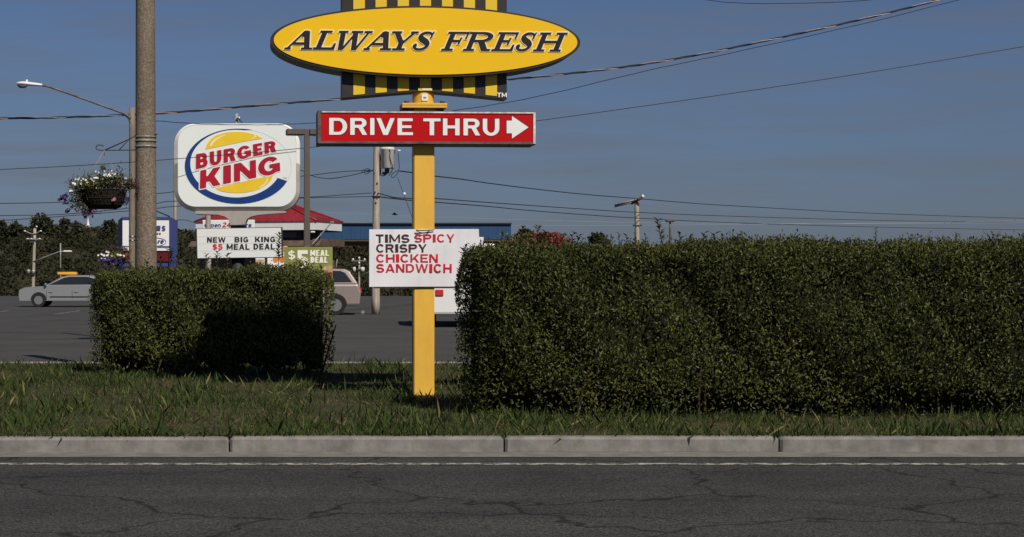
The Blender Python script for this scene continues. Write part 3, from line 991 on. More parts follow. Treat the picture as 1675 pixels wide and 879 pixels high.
# ------------------------------------------------------------------ buildings
def bk_building():
    # red hipped roof with white fascia; footprint turned 20 degrees
    a = R(20); D0 = 85.0
    cor = W(517, 362, D0)
    Lf, Ls = 6.6, 3.6
    t = thing('restaurant_building', 'low restaurant with red metal hip roof, white fascia and brown shingle skirt', 'restaurant', (cor.x, cor.y, 0), -a)
    # local: x right, y back; front edge from x=-Lf to 0 at y=0
    zt, zb = cor.z, W(517, 376, D0).z
    apex = (-Lf * .52, Ls * .5, W(440, 318, 87).z)
    c = [(-Lf, 0), (0, 0), (0, Ls), (-Lf, Ls)]
    b = MB()
    ov = .06
    e = [(-Lf - ov, -ov, zt + .004), (ov, -ov, zt + .004), (ov, Ls + ov, zt + .004), (-Lf - ov, Ls + ov, zt + .004), apex]
    b.add(e, [(0, 1, 4), (1, 2, 4), (2, 3, 4), (3, 0, 4), (3, 2, 1, 0)])
    roof = b.build('roof', M['roofred'], t)
    b = MB()
    A = Vector(apex)
    for i in range(4):
        p, q = Vector(e[i]), Vector(e[(i + 1) % 4])
        b.tube([p + Vector((0, 0, .02)), A + Vector((0, 0, .02))], .05, 6)
        k = int((q - p).length / .42)
        mid = (p + q) / 2
        for j in range(1, k):
            s = p + (q - p) * j / k
            f = 1 - abs(j / k - .5) * 2
            up = A - (p + q) / 2
            tt = s + up * f * .985
            b.tube([s + Vector((0, 0, .02)), tt + Vector((0, 0, .02))], .022, 5)
    b.build('seam', M['seamred'], roof)
    b = MB(); b.box((-Lf / 2, Ls / 2, (zt + zb) / 2), (Lf, Ls, zt - zb)); b.build('fascia', M['fascia'], t)
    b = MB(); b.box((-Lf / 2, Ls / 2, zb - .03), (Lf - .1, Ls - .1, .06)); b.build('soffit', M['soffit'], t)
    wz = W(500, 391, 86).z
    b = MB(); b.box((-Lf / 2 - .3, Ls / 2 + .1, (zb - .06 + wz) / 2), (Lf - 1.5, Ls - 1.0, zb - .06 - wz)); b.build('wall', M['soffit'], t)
    b = MB()
    for i in range(3):
        b.box((-Lf + 1.45 + i * 1.62, .58, (zb + wz) / 2 - .02), (1.3, .06, (zb - wz) * .62))
    win = b.build('window', M['glassd'], t)
    # shingle skirt below and brick wall
    z2 = W(500, 403, 86).z
    b = MB()
    y0, y1 = -.15, .5
    xs0, xs1 = -Lf - .4, .15
    b.add([(xs0, y0, z2), (xs1, y0, z2), (xs1, y1, wz), (xs0, y1, wz), (xs1, Ls, z2), (xs1, Ls, wz), (xs0, Ls, z2), (xs0, Ls, wz)],
          [(0, 1, 2, 3), (1, 4, 5, 2), (0, 3, 7, 6), (3, 2, 5, 7), (0, 6, 4, 1)])
    b.build('shingle_skirt', M['tile'], t)
    b = MB(); b.box(((xs0 + xs1) / 2 - .1, Ls / 2 + .25, z2 / 2), (xs1 - xs0 - .8, Ls - .8, z2 - .01)); b.build('lower_wall', M['brickw'], t)
    # floodlight on a bracket at the corner, and its brace
    b = MB()
    b.box((-.12, -.14, zb - .12), (.22, .14, .10), bev=.03)
    b.build('flood_light', M['lampwhite'], t)
    b = MB()
    p1 = W(543, 364, 86.0) - Vector((cor.x, cor.y, 0)); p2 = W(510, 400, 84.4) - Vector((cor.x, cor.y, 0))
    rot = Matrix.Rotation(a, 4, 'Z')
    b.tube([rot @ p1, rot @ p2], .03, 6)
    b.box(rot @ p1, (.2, .2, .13), bev=.03)
    b.build('brace', M['steel'], t)
    # opening-hours board under the eave
    Fb = Frame(373, 84.4)
    hb = thing('hours_board', 'white opening hours board fixed under the red roof eave', 'sign', Fb.base, -R(12))
    b = MB(); b.prism([Fb.rect(330, 361, 416.5, 374)], 0, .05); b.prism([rrect(*Fb.p(329, 375), *Fb.p(417.5, 360), .02)], .051, .1)
    b.build('panel', [M['white']], hb)
    f = lambda ch, w: sans(ch, w, .24, .2)
    f.__name__ = 'hours'
    items = [('O', 332, 341, 365, 372), ('p', 342.8, 349, 365, 372), ('e', 349.6, 354.6, 365, 372), ('n', 355.2, 360.2, 365, 372)]
    items2 = [('2', 363, 369.4, 364, 372), ('4', 370, 377, 364, 372)]
    items3 = [('H', 387, 396, 364, 372), ('r', 401.5, 406, 365, 372), ('s', 406.8, 412.5, 365, 372)]
    b = MB(); b.prism(text_loops(items + items3, f, Fb.p, shear=.2), -.012, 0.001, back=False); b.build('lettering', M['blueframe'], hb)
    b = MB(); b.prism(text_loops(items2, f, Fb.p, shear=.2), -.012, 0.001, back=False); b.build('numerals', M['lred'], hb)
bk_building()

def canopy():
    D = 118.0
    Fr = Frame(660, D, float(terr(7, D)))
    t = thing('filling_station_canopy', 'long blue flat canopy roof with brown underside behind the red roof', 'canopy', Fr.base)
    x0, x1 = Fr.x(478), Fr.x(836)
    z0, z1 = Fr.z(392), Fr.z(366.5)
    dep = 22
    b = MB(); b.box(((x0 + x1) / 2, dep / 2, (z0 + z1) / 2), (x1 - x0, dep, z1 - z0))
    for k in range(24):
        b.box((x0 + (x1 - x0) * (k + .5) / 24, -.012, (z0 + z1) / 2), (.025, .02, z1 - z0 - .1))
    b.build('fascia', M['canopyblue'], t)
    b = MB(); b.box(((x0 + x1) / 2, -.05, z1 + .03), (x1 - x0 + .1, .2, .09)); b.build('cap_trim', M['darkframe'], t)
    b = MB(); b.box(((x0 + x1) / 2, dep / 2, z0 - .06), (x1 - x0 - .06, dep - .06, .12)); b.build('soffit', M['tile'], t)
    for (fx, fy) in ((.12, 5), (.5, 5), (.9, 5), (.12, 17), (.5, 17), (.9, 17)):
        if .33 < fx < .6 or fx < .6:
            pass
        cc = MB(); cc.box((x0 + (x1 - x0) * fx, fy, (z0 - .12) / 2), (.4, .4, z0 - .12)); 
        if fx in (.12, .9):
            cc.build('column', M['bronze'], t)
canopy()

# ------------------------------------------------------------------ vehicles
def car(label, name, cat, loc, rz, paint, sc=1.0, prof='sedan', roofsign=False, antenna=False, group=None):
    t = thing(name, label, cat, loc, rz, group)
    if prof == 'sedan':
        body = [(-2.2, .30), (2.2, .28), (2.25, .55), (2.2, .78), (1.95, .88), (1.1, .94), (.85, .96), (-1.35, .98), (-1.6, .98), (-2.15, .92), (-2.25, .7)]
        gl = [(1.12, .93), (.35, 1.36), (.05, 1.42), (-.85, 1.42), (-1.15, 1.34), (-1.75, .96)]
        wd, R_, wx = 1.72, .31, (1.35, -1.35)
    elif prof == 'suv':
        body = [(-2.2, .34), (2.2, .34), (2.25, .6), (2.2, .9), (1.9, 1.02), (1.1, 1.08), (-2.15, 1.1), (-2.25, .8)]
        gl = [(1.2, 1.07), (.5, 1.6), (.2, 1.66), (-1.65, 1.64), (-1.85, 1.55), (-2.15, 1.09)]
        wd, R_, wx = 1.82, .35, (1.35, -1.35)
    else:
        body = [(-2.6, .35), (2.6, .35), (2.65, .7), (2.55, 1.05), (1.9, 1.2), (-2.6, 1.25)]
        gl = [(1.95, 1.18), (1.25, 2.05), (.9, 2.25), (-2.5, 2.28), (-2.6, 2.2), (-2.6, 1.24)]
        wd, R_, wx = 1.95, .36, (1.65, -1.65)
    sc3 = lambda P: [(x * sc, z * sc) for x, z in P]
    w = wd * sc
    b = MB(); b.prism([sc3(body)], -w / 2, w / 2)
    bo = b.build('body', paint, t, bevel=.07 * sc)
    # cabin: narrower at the top
    g = sc3(gl)
    n = len(g); zb = g[0][1]; zt = max(p[1] for p in g)
    vs = []
    for sgn in (-1, 1):
        for (x, z) in g:
            vs.append((x, sgn * (w / 2 - .04 - .17 * sc * (z - zb) / (zt - zb)), z))
    fs = [tuple(range(n))[::-1], tuple(range(n, 2 * n))] + [(i, (i + 1) % n, n + (i + 1) % n, n + i) for i in range(n)]
    b = MB(); b.add(vs, fs); b.build('cabin', paint, t, bevel=.05 * sc)
    # side glass
    for sgn in (-1, 1):
        q = []
        cxm = sum(p[0] for p in g) / n; czm = (zb + zt) / 2
        for (x, z) in g:
            q.append((cxm + (x - cxm) * .86, czm + (z - czm) * .74))
        if prof == 'van':
            q = [(max(x, .35 * sc), z) for x, z in q]
            q = [p for i, p in enumerate(q) if p not in q[:i]]
        vs = [(x, sgn * (w / 2 - .04 - .17 * sc * (z - zb) / (zt - zb) + .006), z) for x, z in q]
        m_ = MB(); m_.add(vs, [tuple(range(len(vs)))]); m_.build('side_window', M['glassd'], t)
    for (i, nm) in ((0, 'windscreen'), (n - 2, 'rear_window')):
        if prof == 'van' and i:
            continue
        p, q = Vector((g[i][0], 0, g[i][1])), Vector((g[i + 1][0], 0, g[i + 1][1]))
        d = q - p; nrm = Vector((d.z, 0, -d.x)).normalized()
        if nrm.z < 0:
            nrm = -nrm
        a1, a2 = p + d * .12 + nrm * .006, p + d * .9 + nrm * .006
        h1 = w / 2 - .13; h2 = w / 2 - .24 * sc
        b = MB(); b.add([(a1.x, -h1, a1.z), (a1.x, h1, a1.z), (a2.x, h2, a2.z), (a2.x, -h2, a2.z)], [(0, 1, 2, 3)]); b.build(nm, M['glassd'], t)
    for x in wx:
        for sgn in (-1, 1):
            y = sgn * (w / 2 - .06)
            b = MB()
            r = R_ * sc
            Mx = [(math.cos(k * math.pi / 12) * r, math.sin(k * math.pi / 12) * r) for k in range(24)]
            b.prism([[(x * sc + a, r + c) for a, c in Mx]], y - .11, y + .11)
            wh = b.build('wheel', M['tyre'], t)
            b = MB()
            yo = y + sgn * .115
            b.prism([[(x * sc + a * .62, r + c * .62) for a, c in Mx]], min(yo, yo - sgn * .02), max(yo, yo - sgn * .02))
            b.build('rim', M['rim'], wh)
    for sgn in (-1, 1):
        zz = body[2][1] * sc + .14
        b = MB(); b.box((2.2 * sc * (1.18 if prof == 'van' else 1), sgn * w * .36, zz), (.12, .3, .14), bev=.03); b.build('headlight', M['lens'], t)
        b = MB(); b.box((-2.22 * sc * (1.17 if prof == 'van' else 1), sgn * w * .38, zz + .1), (.08, .22, .18), bev=.02); b.build('tail_light', M['lred'], t)
    for sgn in (-1, 1):
        yo = sgn * (w / 2 + .003)
        hz = body[3][1] * sc * .94
        for xs in ((1.0, -.15, -1.15) if prof != 'van' else (1.3, .35)):
            b = MB(); b.box((xs * sc, yo, (.36 * sc + hz) / 2 + .02), (.014, .008, hz - .36 * sc)); b.build('door_seam', M['black'], t)
            b = MB(); b.box(((xs - .18) * sc, yo + sgn * .012, hz - .06), (.17, .03, .03), bev=.008); b.build('door_handle', M['rim'], t)
        b = MB(); b.box((0, yo, .46 * sc), (1.7 * sc, .02, .05)); b.build('side_moulding', M['darkframe'], t)
        b = MB(); b.box((1.02 * sc, sgn * (w / 2 + .07), (zb + .08)), (.10, .16, .11), bev=.03); b.build('wing_mirror', paint, t)
        for x in wx:
            r = R_ * sc
            b = MB(); b.prism([[(x * sc + math.cos(k * math.pi / 14) * r * 1.16, r + math.sin(k * math.pi / 14) * r * 1.16) for k in range(15)]], min(yo, yo - sgn * .01), max(yo, yo - sgn * .01)); b.build('wheel_arch', M['black'], t)
    if roofsign:
        b = MB(); b.box((roofsign, 0, zt + .085), (.82, .3, .15), bev=.03); s_ = b.build('roof_sign', M['taxi'], t)
        b = MB(); b.box((roofsign, 0, zt + .17), (.86, .32, .02)); b.build('cap', M['darkframe'], s_)
    if antenna:
        b = MB(); b.tube([(antenna, 0, zt - .02), (antenna - .05, 0, zt + .32)], .018, 6); b.build('antenna', M['steel'], t)
    return t
p = W(118, 452, 72)
car('silver sedan carrying a yellow roof sign, parked below the wooded ridge', 'parked_car', 'car', (p.x, 72, .008), math.pi, M['carsilver'], .93, 'sedan', roofsign=.2)
p = W(533, 440, 60)
car('pinkish beige car with short aerial behind the olive meal board', 'parked_car', 'car', (p.x - .95, 60, .008), math.pi, M['carbeige'], .97, 'suv', antenna=-1.3)
p = W(758, 404, 48)
car('white van roof showing between the banner and the tall hedge', 'parked_van', 'van', (p.x, 49, .008), R(90), M['carwhite'], 1.0, 'van')

# ------------------------------------------------------------------ the tall yellow and red pylon sign
def main_pylon():
    Fr = Frame(693, 20.0, .10)
    Fr.base = Fr.base + Vector((.002, .245, 0))     # the sign faces, not the post axis, stand 20 m away
    t = thing('pylon_sign', 'tall pylon with yellow oval, striped panel and red arrow box on a yellow post', 'pylon sign', Fr.base, R(3.5))
    P = Fr.p
    # post: square tube, flanges, round collar
    b = MB(); b.box((0, 0, Fr.z(176) / 2), (.245, .245, Fr.z(176)), bev=.012); b.build('post', M['poleyellow'], t)
    b = MB(); b.lathe([(.128, Fr.z(169)), (.128, Fr.z(149))], n=28); b.build('collar', M['poleyellow'], t)
    fl = MB()
    fl.box((0, 0, Fr.z(174.2)), (.53, .40, .028), bev=.004)
    fl.box((0, 0, Fr.z(170)), (.53, .40, .028), bev=.004)
    f1 = fl.build('flange', M['poleyellow'], t)
    for sx in (-1, 1):
        for sy in (-1, 1):
            b = MB(); b.lathe([(.001, .05), (.028, .05), (.028, .02), (.018, .02), (.018, -.09), (.03, -.09), (.03, -.125), (.001, -.125)], (sx * .21, sy * .15, Fr.z(171.5)), 8)
            b.build('bolt', M['signdark'], f1)
    # oval cabinet
    yf, yb = -.255, .285
    ov = MB(); ov.prism([ell(*P(694.5, 68.3), 254.5 * Fr.s, 58.3 * Fr.s, 120)], yf, yb)
    oc = ov.build('oval_cabinet', M['signdark'], t, bevel=.008)
    b = MB(); b.prism([ell(*P(694.8, 68.0), 249 * Fr.s, 54.6 * Fr.s, 120)], yf - .012, yf + .002); b.build('face', M['signyellow'], oc)
    b = MB(); b.prism([ell(*P(694.8, 68.0), 249 * Fr.s, 54.6 * Fr.s, 120)], yb - .002, yb + .012); b.build('rear_face', M['signyellow'], oc)
    z2, z3 = 430, 690
    k2 = 5.17
    A = lambda u: z2 + u / k2
    B = lambda u: z3 + u / k2
    H = (428 - 270) / k2
    yt, ybm = 52.4, 82.9
    L = [('A', A(168), A(402)), ('L', A(410), A(588)), ('W', A(566), A(852)), ('A', A(834), A(1067)), ('Y', A(1016), A(1242)), ('S', A(1232), A(1384)),
         ('F', B(148), B(330)), ('R', B(332), B(562)), ('E', B(574), B(756)), ('S', B(766), B(908)), ('H', B(930), B(1166))]
    items = [(c, x0, x1, yt, ybm) for c, x0, x1 in L]
    for i, it in enumerate(items):
        lo = text_loops([it], slab, P, shear=.42, grow=.055, tagk='g')
        hi = text_loops([it], slab, P, shear=.42, grow=.0, tagk='h')
        b = MB(); b.prism(lo, yf - .019, yf - .011, back=False); le = b.build('letter', M['cream'], oc)
        b = MB(); b.prism(hi, yf - .027, yf - .018, back=False); b.build('letter_face', M['letterdark'], le)
        # both belong to one letter: keep the face directly under the cabinet level
        bpy.data.objects[le.name].children[0].parent = oc
    # striped panel below and above the oval
    def board(x0, x1, edge, top, name, stripes, zt_fn, inner):
        b = MB(); b.prism([Fr.poly(edge)], -.13, .15)
        o = b.build(name, M['signdark'], t, bevel=.006)
        for side in (-1, 1):
            s = MB()
            for (a, c) in stripes:
                s.prism([Fr.poly(inner(a, c))], -.136 if side < 0 else .149, -.129 if side < 0 else .158, back=side > 0)
            s.build('stripes', M['stripeyellow'], o)
        return o
    low_edge = lambda x: 148.5 + 11.8 * abs((x - 693.5) / 136.5) ** 1.15
    st1 = [(576.3, 595.2), (612.8, 631.2), (649.3, 667.8), (686, 704.2), (722.4, 740.5), (758.5, 777), (794.6, 813.6)]
    e = [(557, 100)] + [(557 + 273 * i / 24, low_edge(557 + 273 * i / 24)) for i in range(25)] + [(830, 100)]
    bo = board(557, 830, e, 100, 'striped_panel', st1, None, lambda a, c: [(a, 100.5), (a, low_edge(a) - 3.6), (c, low_edge(c) - 3.6), (c, 100.5)])
    hi_edge = lambda x: -2 - 14 * abs((x - 693.5) / 136.5) ** 1.15
    st2 = st1
    # the upper panel narrows towards the middle of the sign above it, then flares up again
    e = [(557, 30), (830, 30)] + [(830 - 273 * i / 24, hi_edge(830 - 273 * i / 24) - 60) for i in range(25)]
    board(557, 830, e, 0, 'striped_panel', st2, None, lambda a, c: [(a, 29), (c, 29), (c, -55), (a, -55)])
    f = lambda ch, w: sans(ch, w, .24, .2); f.__name__ = 'tm'
    b = MB(); b.prism(text_loops([('T', 813.4, 820.3, 149.6, 157), ('M', 821.2, 829.6, 149.6, 157)], f, P), -.142, -.129, back=False); b.build('trademark', M['white'], bo)
    b = MB(); b.prism([Fr.rect(683, 142.6, 706, 147.4)], -.144, -.129); b.build('maker_plate', M['stripeyellow'], bo)
    b = MB(); b.prism([Fr.rect(690, 143.6, 704.5, 146.2)], -.148, -.1435); b.build('plate_print', M['white'], bo)
    b = MB(); b.prism([rrect(*P(688.6, 163.4), *P(698.8, 152.4), .008)], -.140, -.12); pl = b.build('permit_label', M['white'], t)
    b = MB(); b.prism([Fr.rect(691.5, 157, 696.5, 160)], -.143, -.1395); b.build('print', M['steel'], pl)
    # drive-thru box
    yf2, yb2 = -.23, .23
    b = MB(); b.box((Fr.x(696.2), 0, (Fr.z(182) + Fr.z(236.2)) / 2), (359.5 * Fr.s, yb2 - yf2, 54.2 * Fr.s), bev=.006)
    dc = b.build('arrow_box', M['boxframe'], t)
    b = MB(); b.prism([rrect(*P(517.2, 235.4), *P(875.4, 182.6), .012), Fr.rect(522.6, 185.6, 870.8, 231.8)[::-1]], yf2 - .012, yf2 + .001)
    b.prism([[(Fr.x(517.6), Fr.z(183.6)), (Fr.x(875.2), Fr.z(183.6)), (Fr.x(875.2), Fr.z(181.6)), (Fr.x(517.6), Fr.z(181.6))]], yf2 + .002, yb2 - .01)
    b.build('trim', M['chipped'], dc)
    b = MB(); b.prism([Fr.rect(524, 182.7, 875, 185.2)], yf2 - .016, yf2 - .0125); b.prism([Fr.rect(871.4, 185.4, 875.3, 234.8)], yf2 - .016, yf2 - .0125); b.build('sun_highlight_edge', M['sunhighlight'], dc)  # pale strips paint the sun's highlight along the top and right edges
    b = MB(); b.prism([Fr.rect(522.8, 185.8, 870.6, 231.6)], yf2 - .004, yf2 + .001); b.build('face', M['red'], dc)
    b = MB(); b.prism([Fr.rect(522.8, 185.8, 870.6, 231.6)], yb2 - .001, yb2 + .004); b.build('rear_face', M['red'], dc)
    yt, yb_ = 193.8, 221.4
    f = lambda ch, w: sans(ch, w, .265, .175); f.__name__ = 'drive'
    Lx = [('D', 536, 565.4), ('R', 570.4, 598.2), ('I', 603, 610), ('V', 613.2, 643.2), ('E', 647.8, 673.2), ('T', 690, 718.4), ('H', 722.4, 749.8), ('R', 756.2, 783.8), ('U', 788, 815.4)]
    arrow = Fr.poly([(827.4, 196.8), (836.2, 196.8), (836.2, 189.2), (863.6, 207.6), (836.2, 226.2), (836.2, 217.6), (827.4, 217.6)])
    arrow2 = Fr.poly([(826.4, 195.8), (835.2, 195.8), (835.2, 187.2), (865.4, 207.6), (835.2, 228.2), (835.2, 218.6), (826.4, 218.6)])
    b = MB()
    for (c, x0, x1) in Lx:
        b.prism(text_loops([(c, x0, x1, yt, yb_)], f, P, grow=.04, tagk='o'), yf2 - .006, yf2 - .0035, back=False)
    b.prism([arrow2], yf2 - .006, yf2 - .0035, back=False)
    b.build('outline', M['outline'], dc)
    for (c, x0, x1) in Lx:
        b = MB(); b.prism(text_loops([(c, x0, x1, yt, yb_)], f, P), yf2 - .010, yf2 - .0055, back=False); b.build('letter', M['white'], dc)
    b = MB(); b.prism([arrow], yf2 - .010, yf2 - .0055, back=False); b.build('arrow', M['white'], dc)
    b = MB(); b.lathe([(.001, 0), (.012, 0)], n=8)
    # banner tied to the post
    Fb = Frame(695, 20.07, .10)
    bt = thing('banner', 'white printed banner advertising a spicy chicken sandwich, tied to the yellow post', 'banner', Fb.base, R(2))
    # slightly bowed sheet
    nx, nz = 24, 14
    def bow(u, v):
        return .018 * math.sin(u * 3.0 + .4) + .010 * math.sin(u * 7 + v * 3) + .012 * (v - .5) ** 2
    def sheetpt(px, py):
        u = (px - 604) / 180; v = (py - 375) / 96
        return bow(u, v)
    vs = []
    fr_, bk_ = [], []
    for j in range(nz + 1):
        for i in range(nx + 1):
            px = 604 + (783.5 - 604 + 3.5 * j / nz) * i / nx; py = 375.4 - .6 * i / nx + 94 * j / nz
            y = sheetpt(px, py)
            vs.append((Fb.x(px), y, Fb.z(py)))
    o = len(vs)
    vs2 = [(x, y + .004, z) for x, y, z in vs]
    fs = []
    W1 = nx + 1
    for j in range(nz):
        for i in range(nx):
            a = j * W1 + i
            fs.append((a, a + W1, a + W1 + 1, a + 1)); fs.append((o + a, o + a + 1, o + a + W1 + 1, o + a + W1))
    b = MB(); b.add(vs + vs2, fs, True); b.build('sheet', M['banner'], bt)
    f = lambda ch, w: sans(ch, w, .225, .175); f.__name__ = 'bann'
    def words_on(items, m_, nm):
        b = MB()
        for it in items:
            lps = text_loops([it], f, Fb.p)
            cxp = (it[1] + it[2]) / 2
            yy = min(sheetpt(it[1], it[3]), sheetpt(it[2], it[4]), sheetpt(cxp, it[3])) - .004
            b.prism(lps, yy, yy + .006, back=False)
        b.build(nm, m_, bt)
    words_on(spread_word('TIMS', 614.8, 670, 383.7, 397.2), M['bannerbrown'], 'brown_lettering')
    words_on(spread_word('CRISPY', 615.4, 698, 399.6, 413.2), M['bannerbrown'], 'brown_lettering')
    words_on(spread_word('SPICY', 678, 743.6, 383.4, 396.6), M['bannerred'], 'red_lettering')
    words_on(spread_word('CHICKEN', 615.5, 716.4, 416, 429.4), M['bannerred'], 'red_lettering')
    words_on(spread_word('SANDWICH', 615.5, 739.2, 432, 446), M['bannerred'], 'red_lettering')
    b = MB()
    b.tube(smooth_path([(Fb.x(px), -.012, Fb.z(py)) for px, py in ((680, 376.8), (690, 377.4), (702, 377.0), (710, 376.4))], 4), .006, 6)
    b.tube(smooth_path([(Fb.x(px), -.012, Fb.z(py)) for px, py in ((681, 378), (688, 380.6), (696, 380.8), (703, 377.6))], 4), .0045, 6)
    b.build('tie_cord', M['black'], bt)
    # second board on the far side of the post
    Fc = Frame(700, 20.42, .10)
    b = MB(); b.prism([Fc.rect(611, 388, 791, 472)], 0, .006)
    o = b.build('banner', M['banner'], None)
    o.location = Fc.base
    tag(o, 'blank back of a second white banner showing past the edge of the sandwich banner', 'banner')
main_pylon()

# ------------------------------------------------------------------ the white rounded pylon with the letter board
def bk_pylon():
    Fr = Frame(388, 41.0, 0.0)
    P = Fr.p
    t = thing('pylon_sign', 'white rounded square sign with tilted burger logo above a changeable letter board', 'pylon sign', Fr.base, 0)
    n = 12
    face = rrect(*P(291.2, 338.2), *P(484.6, 204.6), 29 * Fr.s, n)
    outer = rrect(*P(284.6, 345.4), *P(490, 202.0), 34 * Fr.s, n)
    mid = rrect(*P(287, 343), *P(488, 203), 31 * Fr.s, n)
    dep = .55
    zs = Fr.z(269)
    up, lo = MB(), MB()
    K = len(face)
    for i in range(K):
        j = (i + 1) % K
        zc = (outer[i][1] + outer[j][1]) / 2
        long = abs(outer[i][1] - outer[j][1]) > .8
        segs = [(outer[i], outer[j], face[i], face[j], zc)]
        if long:   # split the straight sides where the upper retainer ends
            f_ = (zs - outer[i][1]) / (outer[j][1] - outer[i][1])
            om = tuple(outer[i][k] + (outer[j][k] - outer[i][k]) * f_ for k in (0, 1)); fm = tuple(face[i][k] + (face[j][k] - face[i][k]) * f_ for k in (0, 1))
            segs = [(outer[i], om, face[i], fm, (outer[i][1] + zs) / 2), (om, outer[j], fm, face[j], (outer[j][1] + zs) / 2)]
        for a, c, fa, fc, z_ in segs:
            tgt = up if z_ > zs else lo
            tgt.add([(fa[0], -.02, fa[1]), (fc[0], -.02, fc[1]), (c[0], .06, c[1]), (a[0], .06, a[1]), (a[0], dep, a[1]), (c[0], dep, c[1]), (fa[0], dep + .04, fa[1]), (fc[0], dep + .04, fc[1])],
                    [(0, 3, 2, 1), (3, 4, 5, 2), (4, 6, 7, 5)])
    b = MB(); b.prism([face], -.014, dep + .03)
    cab = b.build('cabinet', M['bkwhite'], t)
    up.build('upper_rim', M['bkrim'], cab); lo.build('lower_rim', M['bkgrey'], cab)
    # logo, in zoomed-photo units
    q = 1248 / 220.0
    Z = lambda u, v: P(280 + u / q, 195 + v / q)
    def pl(pts):
        r = [Z(*s) for s in pts]
        return r if area(r) > 0 else r[::-1]
    def earc(cx, cy, rx, ry, a0, a1, k=40):
        return [(cx + rx * math.cos(R(a0 + (a1 - a0) * i / k)), cy - ry * math.sin(R(a0 + (a1 - a0) * i / k))) for i in range(k + 1)]
    b = MB()
    outer_ell = [Z(*s) for s in earc(622, 438, 500, 352, 0, 360, 90)][:-1]
    inner_ell = [Z(*s) for s in earc(622, 438, 488, 342, 0, 360, 90)][:-1]
    b.prism([outer_ell, inner_ell], -.0165, -.0135, back=False); b.build('logo_ring', M['ringgrey'], cab)
    cres = earc(622, 438, 495, 349, 75, 336.8, 70) + [(985, 545)] + earc(603, 413, 425, 315, 334, 80, 70)
    # inner edge runs back from the cut to the fine tip
    b = MB(); b.prism([pl(cres)], -.021, -.0135, back=False); b.build('logo_swoosh', M['bkblue'], cab)
    bun1 = [(318, 283), (330, 240), (365, 190), (420, 152), (500, 127), (580, 119), (670, 121), (760, 137), (812, 158), (846, 181), (700, 205), (500, 245)]
    bun2 = [(412, 642), (560, 606), (760, 560), (948, 519), (930, 560), (880, 612), (800, 655), (700, 680), (610, 686), (520, 680), (450, 664)]
    b = MB(); b.prism([pl(smooth2(bun1))], -.021, -.0135, back=False); b.build('logo_bun', M['bkyellow'], cab)
    b = MB(); b.prism([pl(smooth2(bun2))], -.021, -.0135, back=False); b.build('logo_bun', M['bkyellow'], cab)
    hl1 = [(358, 250), (372, 218), (405, 185), (450, 162), (502, 147), (504, 154), (455, 172), (415, 198), (388, 228), (378, 252)]
    hl2 = [(722, 136), (768, 148), (772, 166), (740, 186), (760, 184), (790, 165), (780, 148), (740, 137)]
    hl3 = [(812, 640), (860, 606), (890, 560), (886, 542), (898, 545), (896, 575), (866, 620), (822, 645)]
    for h in (hl1, hl2, hl3):
        b = MB(); b.prism([pl(h)], -.0235, -.0205, back=False); b.build('logo_highlight', M['bklight'], cab)
    def quad_word(word, boxes, TL, TR, BR, BL, m_):
        fn = lambda ch, w: sans(ch, w, .33, .215); fn.__name__ = 'bk' + word
        for (c, u0, u1) in boxes:
            Hh = ((BL[1] - TL[1]) + (BR[1] - TR[1])) / 2
            wd = (u1 - u0) * (TR[0] - TL[0]) / Hh
            polys = fn(c, wd)
            for gi, (gr, y0_, mm) in enumerate(((.06, -.0225, M['bkwhite']), (.0, -.026, m_))):
                lps = []
                for lp in glyph((c, fn.__name__), polys, wd, .035, gr + .01):
                    qq = []
                    for (x, y) in lp:
                        U = u0 + (u1 - u0) * x / wd; V_ = 1 - y
                        top = (TL[0] + (TR[0] - TL[0]) * U, TL[1] + (TR[1] - TL[1]) * U)
                        bot = (BL[0] + (BR[0] - BL[0]) * U, BL[1] + (BR[1] - BL[1]) * U)
                        qq.append(Z(top[0] + (bot[0] - top[0]) * V_, top[1] + (bot[1] - top[1]) * V_))
                    lps.append(qq)
                bb = MB(); bb.prism(lps, y0_, y0_ + .0035, back=False)
                bb.build('logo_letter_edge' if gi == 0 else 'logo_letter', mm, cab)
    quad_word('BURGER', [('B', 0, .145), ('U', .172, .318), ('R', .345, .495), ('G', .515, .688), ('E', .715, .83), ('R', .857, 1.0)], (232, 328), (970, 200), (975, 302), (230, 466), M['bkred'])
    quad_word('KING', [('K', 0, .255), ('I', .29, .385), ('N', .425, .70), ('G', .73, 1.0)], (272, 480), (1005, 336), (1012, 498), (268, 648), M['bkred'])
    b = MB()
    sm = [(65, 535), (190, 495), (440, 430), (780, 350), (985, 316), (1160, 297)]
    b.prism([pl([(u, v) for u, v in sm] + [(u, v + 6) for u, v in sm[::-1]])], -.0200, -.0135, back=False); b.build('panel_seam', M['seam'], cab)
    f = lambda ch, w: sans(ch, w, .24, .2); f.__name__ = 'tm'
    b = MB(); b.prism(text_loops([('T', 463, 465.5, 290.5, 293), ('M', 466, 469, 290.5, 293)], f, P), -.0170, -.0135, back=False); b.build('trademark', M['lred'], cab)
    # neck
    nk = [(319, 345.8), (468, 345.8), (468, 348.8), (440, 350.6), (420, 352.6), (410, 355), (404, 359), (401.6, 364), (401, 368.5), (376, 368.5), (375.4, 364), (373, 359), (367, 354.6), (356, 352), (340, 351.4), (319, 350.6)]
    b = MB(); b.prism([Fr.poly(nk)], .02, .5); b.build('neck', M['bkneck'], t, bevel=.012)
    b = MB(); b.prism([Fr.rect(376.5, 368.4, 401.5, 374.5)], .06, .46); b.build('neck_collar', M['darkframe'], t)
    b = MB()
    b.tube([(0, .24, 0), (0, .24, Fr.z(423))], .16, 16)
    b.build('support_post', M['darkframe'], t)
    # letter board
    b = MB(); b.prism([Fr.poly([(320.2, 374.2), (460.6, 371.6), (461.2, 421.6), (322.4, 423.8)])], -.02, .5); lb = b.build('letter_board', M['darkframe'], t)
